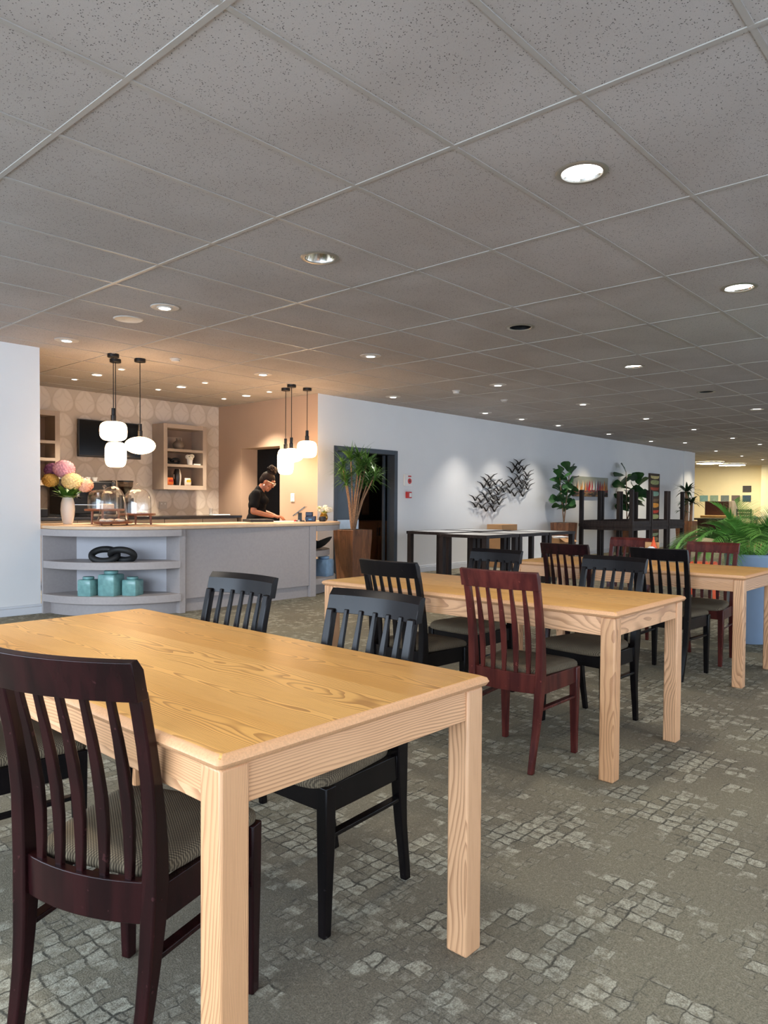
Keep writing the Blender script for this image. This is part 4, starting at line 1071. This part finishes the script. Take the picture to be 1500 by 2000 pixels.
# colour panels on the cream wall
for k, (px, py, c, lab) in enumerate([(1375, 973.6, lin(120, 158, 160), 'teal'), (1395, 973.6, lin(134, 156, 140), 'sage'), (1416, 973.6, lin(104, 114, 116), 'slate grey'), (1437, 973.6, lin(98, 86, 84), 'brown grey'), (1458.5, 973.6, lin(50, 72, 96), 'navy'), (1459, 955, lin(62, 58, 60), 'charcoal')]):
    p = onx(px, py, 30.99)
    o = tag(MB().box(-.02, 0, -.155, .155, -.125, .125).build('colour_panel', plain(lab.replace(' ', '_') + '_panel', c, .7), loc=p), '%s square panel %s on the cream wall' % (lab, 'above the row' if py < 960 else 'in the low row'), 'panel', 'colour panels')

# ================================================================== PLANTS
def sq(r): return [(-r, -r), (r, -r), (r, r), (-r, r)]
def wood_pot(t, top, bot, h):
    MB().frustum(sq(bot), 0, sq(top), h).build('pot', M_TEAK, t, bevel=.006)
    MB().box(-top + .03, top - .03, -top + .03, top - .03, h - .02, h + .004).build('soil', M_SOIL, t)
# tall dracaena in front of the slate door
t = thing('potted_dracaena', 'tall many stemmed dracaena in a square reclaimed wood pot before the slate door', 'plant', (7.26, 7.14, 0))
wood_pot(t, .195, .155, .775)
tips = [(-.15, .05, 1.66), (-.03, -.05, 1.80), (.07, .06, 1.78), (.19, -.02, 1.73), (.30, .02, 1.54), (.07, -.09, 1.60), (.22, .09, 1.50), (-.09, -.05, 1.47), (.13, .12, 1.42), (-.13, .1, 1.52), (.13, -.1, 1.68)]
rg = random.Random(11)
MB().tube([(0, 0, .76), (.005, 0, .88), (0, .0, 1.0)], [.036, .030, .026], 10).build('stem', M_BARK, t, smooth=60)
for k, (u, v, z) in enumerate(tips):
    c = RGT * u + FWD * v; c.z = z
    b = Vector((c.x * .10, c.y * .10, .78 + .06 * (k % 3))); m1 = Vector((b.x + (c.x - b.x) * .38, b.y + (c.y - b.y) * .38, b.z + (c.z - b.z) * .48))
    MB().tube([b, m1, c], [.017, .012, .009], 8).build('stem', M_BARK, t, smooth=60)
    mb = MB(); n = 62
    for i in range(n):
        a = i * 2.39996; e = rg.uniform(-.35, 1.25); p = c + Vector((0, 0, rg.uniform(-.08, .04)))
        blade(mb, p, (math.cos(a), math.sin(a), e), rg.uniform(.21, .33), .020, rg.uniform(.3, .9), 5, .45)
    mb.build('leaf_cluster', M_LDRAC, t, smooth=60)

def fig(label, x, y, hs, seed, big=1.0, n=30, lean=0):
    t = thing('potted_fiddle_fig', label, 'plant', (x, y, 0), 0); wood_pot(t, .20, .165, .775)
    rg = random.Random(seed); z0 = .77
    for s_, hh in hs:
        st = [(RGT * (s_ * q) + Vector((0, 0, z0 + (hh - z0) * q))) for q in (0, .35, .7, 1)]
        MB().tube(st, [.014, .012, .010, .007], 8).build('stem', M_BARK, t, smooth=60)
    mb = MB()
    for i in range(n):
        s_, hh = hs[i % len(hs)]; q = .22 + .80 * (i / n); a = i * 2.39996 + rg.random() * .5
        p = RGT * (s_ * min(q, 1)) + Vector((0, 0, z0 + (hh - z0) * min(q, 1.0)))
        e = rg.uniform(.2, 1.1) + (.9 if q > .9 else 0); L = rg.uniform(.19, .27) * big
        d = Vector((math.cos(a), math.sin(a), e)).normalized(); sd = (Matrix.Rotation(rg.uniform(-1.25, 1.25), 3, d) @ d.cross(Vector((0, 0, 1)))).normalized()
        # fiddle shaped leaf with a slight cup
        pos = p + d * .03; N = 7; vs_ = []; prof = (.10, .42, .50, .62, .86, 1.0, .82, .12)
        for j in range(N + 1):
            w = L * .40 * prof[j]; up = sd.cross(d)
            vs_ += [pos - sd * w + up * w * .25, pos, pos + sd * w + up * w * .25]; pos = pos + d * L / N; d = (d + Vector((0, 0, -.09))).normalized()
        f = []
        for j in range(N): f += [(j * 3, j * 3 + 1, j * 3 + 4, j * 3 + 3), (j * 3 + 1, j * 3 + 2, j * 3 + 5, j * 3 + 4)]
        mb.add(vs_, f)
    for v in mb.v: v.y = min(v.y, 7.63 - y)
    o = mb.build('foliage', M_LFIG, t, smooth=60); return t
fig('bushy fiddle leaf fig in a wood pot left of the sailboat canvas', 13.42, 7.18, [(-.10, 1.74), (.10, 1.78)], 5, 1.0, 44)
fig('tall fiddle leaf fig rising behind the middle of the stacked dark tables', 16.9, 7.37, [(-.04, 1.95), (.26, 1.62)], 9, 1.45, 26)
# corn plant
t = thing('potted_corn_plant', 'dark corn plant on a thick bare stem near the end of the white wall', 'plant', (19.9, 7.03, 0))
wood_pot(t, .22, .18, .72)
MB().tube([(0, 0, .7), (.01, 0, 1.2), (0, 0, 1.52)], [.055, .05, .045], 10).build('stem', M_BARK, t, smooth=60)
MB().tube([(.10, -.08, .7), (.12, -.09, 1.22)], [.04, .035], 10).build('stem', M_BARK, t, smooth=60)
for (x, y, z, L, n) in ((0, 0, 1.50, .46, 34), (0, 0, 1.25, .34, 18), (.12, -.09, 1.20, .38, 24), (-.1, .08, .98, .28, 14)):
    mb = MB()
    for i in range(n):
        a = i * 2.4; blade(mb, (x, y, z), (math.cos(a), math.sin(a), rg.uniform(.0, 1.5)), rg.uniform(.7, 1.15) * L, .075, rg.uniform(.8, 1.7), 7, .6)
    mb.build('leaf_cluster', M_LCORN, t, smooth=60)
# palm in the blue grey planter
t = thing('potted_palm', 'arching palm in a tall tapered blue grey planter behind the farthest table', 'plant', (6.62, 1.80, 0))
MB().lathe([(1e-3, 0), (.145, 0), (.150, .01), (.205, .72), (.207, .735), (.200, .745), (.190, .735), (.185, .70), (1e-3, .70)], 44).build('planter', M_POTBL, t, smooth=50)
MB().lathe([(1e-3, .705), (.186, .705)], 30, cap=False).build('soil', M_SOIL, t)
rg = random.Random(21)
def frond(base, az, el, L, droop, leaf):
    d = Vector((math.cos(az) * math.cos(el), math.sin(az) * math.cos(el), math.sin(el))); p = Vector(base); pts = [p.copy()]; n = 16
    for i in range(n):
        p = p + d * L / n; d = (d + Vector((0, 0, -droop / n * (.4 + 1.2 * i / n)))).normalized(); pts.append(p.copy())
    mb = MB(); mb.tube(pts, [.006 - .0045 * i / n for i in range(n + 1)], 5)
    M = 30
    for i in range(M):
        q = .28 + .72 * i / M; k = min(int(q * n), n - 1); c = pts[k].lerp(pts[k + 1], q * n - k); tt = (pts[k + 1] - pts[k]).normalized()
        sd = tt.cross(Vector((0, 0, 1))).normalized(); up = sd.cross(tt)
        ln = leaf * (math.sin(PI * min(1, .15 + q * .80)) * .7 + .3)
        for s in (-1, 1):
            blade(mb, c, tt * .75 + sd * s * .8 + up * .18, ln * rg.uniform(.85, 1.1), .0125, .55, 4, .5)
    return mb
lat0 = math.atan2(-RGT.y, -RGT.x)       # azimuth of 'left in the photo'
FR = []
for i in range(34):
    az = (i * 137.5) % 360 - 180; inner = i % 3 == 0
    FR.append((az, rg.uniform(66, 80) if inner else rg.uniform(42, 62), rg.uniform(.42, .56) if inner else rg.uniform(.56, .70), rg.uniform(1.3, 1.9) if inner else rg.uniform(1.9, 2.7), rg.uniform(.20, .27)))
FR += [(180, 58, .95, 1.5, .26), (200, 50, .9, 1.5, .26), (5, 54, .74, 2.7, .24), (-25, 50, .70, 2.8, .24), (30, 52, .68, 2.9, .23)]
for az, el, L, dr, lf in FR:
    a = lat0 + R(az) ; b = (.07 * math.cos(a), .07 * math.sin(a), .70)
    frond(b, a, R(el), L, dr, lf).build('frond', M_LPALM, t, smooth=60)
for i in range(9):
    a = i * 2.4; MB().tube([(.05 * math.cos(a), .05 * math.sin(a), .70), (.085 * math.cos(a), .085 * math.sin(a), .98)], .007, 6).build('stem', M_STEMG, t)

# ================================================================== PERSON
def remesh(o, vox, smooth=4):
    m = o.modifiers.new('remesh', 'REMESH'); m.mode = 'VOXEL'; m.voxel_size = vox; m.use_smooth_shade = True
    if smooth:
        s_ = o.modifiers.new('smooth', 'SMOOTH'); s_.iterations = smooth; s_.factor = .5
def limb(mb, pts, rad, n=14):
    mb.tube(pts, rad, n)
    for p, r in zip(pts, rad): mb.ell(p, (r, r, r), 12, 8)
person = thing('person', 'person in a black T-shirt with hair in a bun working behind the counter', 'person', (6.20, 7.74, 0), math.atan2(RGT.y, RGT.x))
# joints: x is the way the person faces, y to the left hand, z up
hipz = .86
J = dict(neck=(-.085, 0, 1.315), chest=(-.115, 0, 1.20), waist=(-.120, 0, 1.02), hip=(-.130, 0, .88))
mb = MB()
for (x, y, z), (a, b, c) in ((J['hip'], (.115, .165, .13)), (J['waist'], (.100, .135, .13)), ((-.118, 0, 1.11), (.105, .145, .12)), (J['chest'], (.108, .160, .115)), ((-.105, 0, 1.265), (.075, .150, .055))):
    mb.ell((x, y, z), (a, b, c), 24, 16)
for s in (-1, 1): mb.ell((-.045, s * .065, 1.175), (.060, .062, .060), 16, 12)
limb(mb, [(-.095, 0, 1.26), (-.065, 0, 1.33), (-.030, 0, 1.385)], [.062, .054, .055])
# head, tipped forward to look at the counter
HM = Matrix.Translation((.012, 0, 1.425)) @ Matrix.Rotation(R(32), 4, 'Y')
mb.ell((0, 0, .02), (.094, .074, .100), 24, 18, M=HM); mb.ell((.030, 0, -.045), (.062, .056, .070), 20, 14, M=HM)
mb.ell((.062, 0, -.092), (.026, .030, .022), 14, 10, M=HM)            # chin
mb.ell((.086, 0, .052), (.012, .045, .012), 14, 8, M=HM)              # brow
mb.ell((.100, 0, -.012), (.016, .013, .020), 12, 10, M=HM); mb.ell((.092, 0, .015), (.012, .010, .030), 12, 10, M=HM)   # nose
mb.ell((.086, 0, -.052), (.012, .024, .008), 12, 8, M=HM); mb.ell((.083, 0, -.066), (.012, .021, .008), 12, 8, M=HM)     # lips
for s in (-1, 1):
    mb.ell((.060, s * .046, -.015), (.026, .022, .026), 12, 10, M=HM)  # cheeks
    mb.ell((-.006, s * .078, -.004), (.018, .010, .030), 12, 10, M=HM) # ears
# arms and hands
def arm(mb, s, el, wr, fw):
    sh = Vector((-.110, s * .165, 1.255)); el = Vector(el); wr = Vector(wr)
    limb(mb, [sh, sh.lerp(el, .5), el], [.052, .045, .038]); limb(mb, [el, el.lerp(wr, .35), el.lerp(wr, .75), wr], [.038, .037, .028, .022])
    fw = Vector(fw).normalized(); sd = Vector((-fw.y, fw.x, 0)).normalized() * s; dn = Vector((0, 0, -1))
    pc = wr + fw * .045
    for q in (-.024, -.008, .008, .024): limb(mb, [wr + sd * q * .6, wr + fw * .085 + sd * q], [.012, .0115], 10)
    for q, L in ((-.027, .062), (-.009, .072), (.009, .068), (.027, .052)):
        a = wr + fw * .085 + sd * q * 1.05; b = a + fw * L * .42 + dn * .006; c = b + fw * L * .30 + dn * .016; e = c + fw * L * .22 + dn * .016
        limb(mb, [a, b, c, e], [.0095, .0088, .0080, .0068], 8)
    a = wr + fw * .022 - sd * .026; b = a + fw * .030 - sd * .020 + dn * .006; c = b + fw * .026 - sd * .006 + dn * .012
    limb(mb, [wr + fw * .008 - sd * .012, a, b, c], [.013, .0115, .0100, .0080], 8)
arm(mb, -1, (-.135, -.215, 1.025), (.110, -.150, .965), (1, .25, -.12))
arm(mb, 1, (-.115, .215, 1.030), (.100, .120, .970), (1, -.30, -.14))
# legs
for s in (-1, 1):
    limb(mb, [(-.125, s * .085, .86), (-.100, s * .090, .66), (-.095, s * .092, .47), (-.115, s * .092, .30), (-.125, s * .092, .085)], [.090, .076, .056, .052, .036])
    limb(mb, [(-.135, s * .092, .040), (-.03, s * .100, .030), (.06, s * .105, .024)], [.036, .034, .026])
body = mb.build('body', M_SKIN, person, smooth=0); remesh(body, .0055, 3)
# hair: cap, bun, hairline
mb = MB()
mb.ell((-.014, 0, .045), (.098, .083, .094), 24, 16, M=HM); mb.ell((-.050, 0, .005), (.062, .072, .075), 20, 14, M=HM)
mb.ell((-.020, 0, .125), (.055, .055, .040), 16, 12, M=HM)
for k in range(26):
    a = k * 2.4; q = k / 26
    mb.ell((-.030 + .050 * math.cos(a) * (1 - .5 * q), .050 * math.sin(a) * (1 - .5 * q), .155 + .060 * q), (.026, .026, .022), 10, 8, M=HM)
mb.ell((-.030, 0, .180), (.058, .058, .048), 18, 12, M=HM)
# cut the hair off the face
h = mb.build('hair', M_HAIR, person, smooth=0)
bm = bmesh.new(); bm.from_mesh(h.data)
Hi = HM.inverted(); kill = [f for f in bm.faces if (lambda c: c.x > .050 and c.z < .060 or (c.x > -.02 and c.z < .022))(Hi @ f.calc_center_median())]
bmesh.ops.delete(bm, geom=kill, context='FACES'); bm.to_mesh(h.data); bm.free()
h.data.polygons.foreach_set('use_smooth', [True] * len(h.data.polygons))
# T-shirt
mb = MB()
for (x, y, z), (a, b, c) in (((-.132, 0, .84), (.136, .186, .13)), ((-.130, 0, .90), (.136, .186, .15)), (J['waist'], (.118, .152, .14)), ((-.120, 0, 1.11), (.119, .160, .12)), (J['chest'], (.120, .172, .115)), ((-.108, 0, 1.268), (.086, .160, .056))):
    mb.ell((x, y, z), (a, b, c), 24, 16)
for s in (-1, 1):
    mb.ell((-.042, s * .065, 1.172), (.070, .070, .068), 16, 12)
    e = Vector((-.135, s * .215, 1.025)); sh = Vector((-.110, s * .165, 1.255)); limb(mb, [sh, sh.lerp(e, .35), sh.lerp(e, .60)], [.064, .063, .064])
limb(mb, [(-.100, 0, 1.28), (-.086, 0, 1.315)], [.075, .066])
tee = mb.build('t_shirt', M_TEE, person, smooth=0); remesh(tee, .008, 3)
mb = MB()
for (x, y, z), (a, b, c) in (((-.13, 0, .86), (.130, .178, .11)),): mb.ell((x, y, z), (a, b, c), 24, 16)
for s in (-1, 1): limb(mb, [(-.125, s * .088, .84), (-.100, s * .092, .66), (-.095, s * .094, .47), (-.115, s * .094, .30), (-.120, s * .094, .10)], [.100, .088, .070, .066, .060])
tr = mb.build('trousers', M_TROU, person, smooth=0); remesh(tr, .010, 3)
for s in (-1, 1):
    mb = MB(); limb(mb, [(-.140, s * .092, .048), (-.03, s * .100, .042), (.075, s * .106, .036)], [.046, .044, .036]); sh_ = mb.build('shoe', M_SHOE, person, smooth=0)
    for v in sh_.data.vertices:
        v.co.z = max(v.co.z, .0)
    sh_.data.polygons.foreach_set('use_smooth', [True] * len(sh_.data.polygons))
for s in (-1, 1):
    MB().ell((.080, s * .030, .026), (.012, .013, .009), 14, 10, M=HM).build('eye', M_EYEW, person)
    MB().ell((.0, s * .088, -.050), (.010, .008, .014), 14, 10, M=HM).build('earring', M_PEARL, person)
gl = MB()
for s in (-1, 1):
    pts = [HM @ Vector((.108, s * (.033 + .026 * math.cos(2 * PI * k / 20)), .022 + .021 * math.sin(2 * PI * k / 20))) for k in range(21)]
    gl.tube(pts, .0018, 6, cap=False); gl.tube([HM @ Vector((.106, s * .060, .028)), HM @ Vector((.05, s * .078, .026)), HM @ Vector((-.01, s * .082, .018))], .0018, 6)
gl.tube([HM @ Vector((.110, -.008, .026)), HM @ Vector((.112, 0, .029)), HM @ Vector((.110, .008, .026))], .0018, 6)
gl.build('glasses', M_STEEL, person)
MB().ell((.088, 0, -.058), (.010, .022, .010), 14, 8, M=HM).build('lips', M_LIP, person)

# ================================================================== FURTHER FURNITURE
# condiment caddy at the far edge of the last ash table
t = thing('condiment_caddy', 'small wooden caddy with a sauce bottle and napkins on the farthest ash table', 'caddy', (5.33, 2.13, ZT), R(20))
MB().box(-.07, .07, -.05, .05, 0, .012).box(-.07, -.062, -.05, .05, .012, .085).box(.062, .07, -.05, .05, .012, .16).box(-.062, .062, .042, .05, .012, .07).build('caddy_body', M_OAKL, t, bevel=.002)
tag(MB().lathe([(1e-3, 0), (.022, 0), (.024, .02), (.024, .11), (.014, .14), (.007, .165), (.004, .188), (1e-3, .19)], 20).build('sauce_bottle', M_ORANGE, smooth=50, loc=(5.357, 2.128, ZT + .013)), 'orange sauce bottle in the wooden caddy on the farthest table', 'bottle')
mb = MB(); rg = random.Random(2); rings = []
for z, q in ((0, .8), (.04, 1.0), (.085, 1.05), (.110, .85), (.120, .4)):
    rings.append([(.028 * q * math.cos(2 * PI * k / 14) * rg.uniform(.85, 1.1), .032 * q * math.sin(2 * PI * k / 14) * rg.uniform(.85, 1.1), z) for k in range(14)])
tag(mb.loft(rings).build('paper_napkin', M_PAPER, smooth=40, loc=(5.298, 2.122, ZT + .013)), 'crumpled white napkins beside the sauce bottle in the caddy', 'napkin')
# orange stool on the floor beyond
t = thing('plastic_stool', 'bright orange plastic stool on the carpet beyond the farthest table', 'stool', (9.45, 3.12, 0), R(10))
MB().frustum(sq(.15), .40, sq(.14), .44).build('seat', M_ORANGE, t, bevel=.008)
MB().frustum(sq(.165), .22, sq(.150), .40).build('skirt', M_ORANGE, t, bevel=.004)
for a in (-1, 1):
    for b in (-1, 1): MB().bar([(a * .155, b * .155, 0), (a * .145, b * .145, .22)], .035, .035).build('leg', M_ORANGE, t)
# boxes by the dark tables
def carton(label, x, y, sx, sy, h, rz, mat, open_=False):
    t = thing('carton', label, 'box', (x, y, 0), R(rz)); a, b = sx / 2, sy / 2
    if open_:
        MB().box(-a, a, -b, b, 0, .006).box(-a, -a + .006, -b, b, 0, h).box(a - .006, a, -b, b, 0, h).box(-a, a, -b, -b + .006, 0, h).box(-a, a, b - .006, b, 0, h).build('box_body', mat, t)
        MB().add([(-a, -b, h), (a, -b, h), (a, -b - .12, h - .07), (-a, -b - .12, h - .07)], [(0, 1, 2, 3)]).add([(-a, b, h), (a, b, h), (a, b + .13, h + .02), (-a, b + .13, h + .02)], [(0, 1, 2, 3)]).build('flap', mat, t)
    else:
        MB().box(-a, a, -b, b, 0, h).build('box_body', mat, t, bevel=.004)
        MB().box(-a, a, -.025, .025, h, h + .001).build('tape', plain('parcel_tape', lin(196, 160, 110), .3), t)
    return t
carton('brown cardboard box standing behind the dark square tables', 11.35, 7.32, .52, .32, .775, 0, M_CARD)
carton('white storage box under the right end of the dark square tables', 10.62, 6.55, .34, .30, .62, 4, M_PAPER)
carton('white storage box right of the brown cardboard box', 11.25, 6.62, .30, .28, .64, -6, M_PAPER)
carton('open carton of papers in front of the fig in its wood pot', 12.35, 6.75, .52, .36, .52, 3, M_CARD, True)
for k in range(4):
    o = tag(MB().box(-.16, .16, -.11, .11, 0, .012).build('paper_stack', M_PAPER, loc=(12.35 + .02 * k, 6.75 - .01 * k, .46 + .024 * k)), 'white papers lying loose in the open carton', 'paper', 'papers in the open carton'); o.rotation_euler = (0, 0, R(17 * k))
# low wooden table at the right
t = thing('coffee_table', 'low brown wooden table behind the palm at the right', 'table', (14.6, 3.9, 0))
MB().box(-.6, .6, -.35, .35, .40, .45).build('tabletop', M_OAKL, t, bevel=.004)
for a in (-1, 1):
    for b in (-1, 1): MB().box(a * .54 - .035, a * .54 + .035, b * .29 - .035, b * .29 + .035, 0, .40).build('leg', M_DKBR, t)
MB().box(-.5, .5, -.28, .28, .12, .15).build('shelf', M_OAKL, t)
# reception desk far away
t = thing('reception_desk', 'dark brown reception desk with a honey oak ledge before the cream wall', 'desk', (27.2, 8.5, 0))
MB().box(0, .55, -.36, .46, .79, 1.29).build('front_panel', M_DKBR, t, bevel=.005)
MB().box(-.02, .57, -.48, -.36, .79, 1.30).build('side_panel', M_SHELF, t, bevel=.005)
MB().box(-.35, .65, -.52, .50, .70, .78).build('ledge', M_OAKL, t, bevel=.005)
MB().box(-.45, .75, -.55, .85, .62, .68).build('worktop', M_BENCH, t, bevel=.004)
MB().box(-.05, .65, -.48, .70, 0, .62).build('base_cabinet', M_DKBR, t)
# far slatted chair
t = thing('slatted_chair', 'far brown slatted chair with a black frame before the cream wall', 'chair', (21.6, 6.05, 0), R(200))
for s in (-1, 1):
    MB().bar([(-.19, s * .18, 0), (-.20, s * .18, .45), (-.25, s * .18, 1.05)], .03, .03).build('leg', M_BMETAL, t); MB().bar([(.18, s * .18, 0), (.18, s * .18, .62)], .03, .03).build('leg', M_BMETAL, t)
MB().box(-.21, .21, -.21, .21, .60, .65).build('seat', M_BMETAL, t, bevel=.01)
for k in range(3): MB().box(-.245 - .008 * k, -.225 - .008 * k, -.18, .18, .78 + .09 * k, .855 + .09 * k).build('slat', M_BRCAB, t, bevel=.003)
# brown cabinet and notice inside the slate door
t = thing('low_cabinet', 'brown cabinet standing in the dark room behind the slate door', 'cabinet', (9.75, 9.02, 0))
MB().box(-.45, .60, 0, .45, 0, .82).build('body', M_BRCAB, t, bevel=.004)
for k in range(2): d = MB().box(-.44 + .52 * k, .06 + .52 * k, -.018, 0, .02, .80).build('door', M_BRCAB, t, bevel=.002); MB().box(.02 + .06 * k, .035 + .06 * k, -.035, -.018, .55, .70).build('handle', M_STEEL, d)
t = thing('notice_board', 'small brown board hanging on the dark wall behind the slate door', 'board', (10.56, 10.048, 1.147))
MB().box(-.10, .10, -.02, 0, -.235, .235).build('panel', plain('brown_hardboard', lin(160, 124, 98), .7), t, bevel=.003)
MB().box(-.085, .085, -.022, -.02, -.20, .22).build('pinned_sheet', plain('buff_paper', lin(176, 146, 122), .8), t)
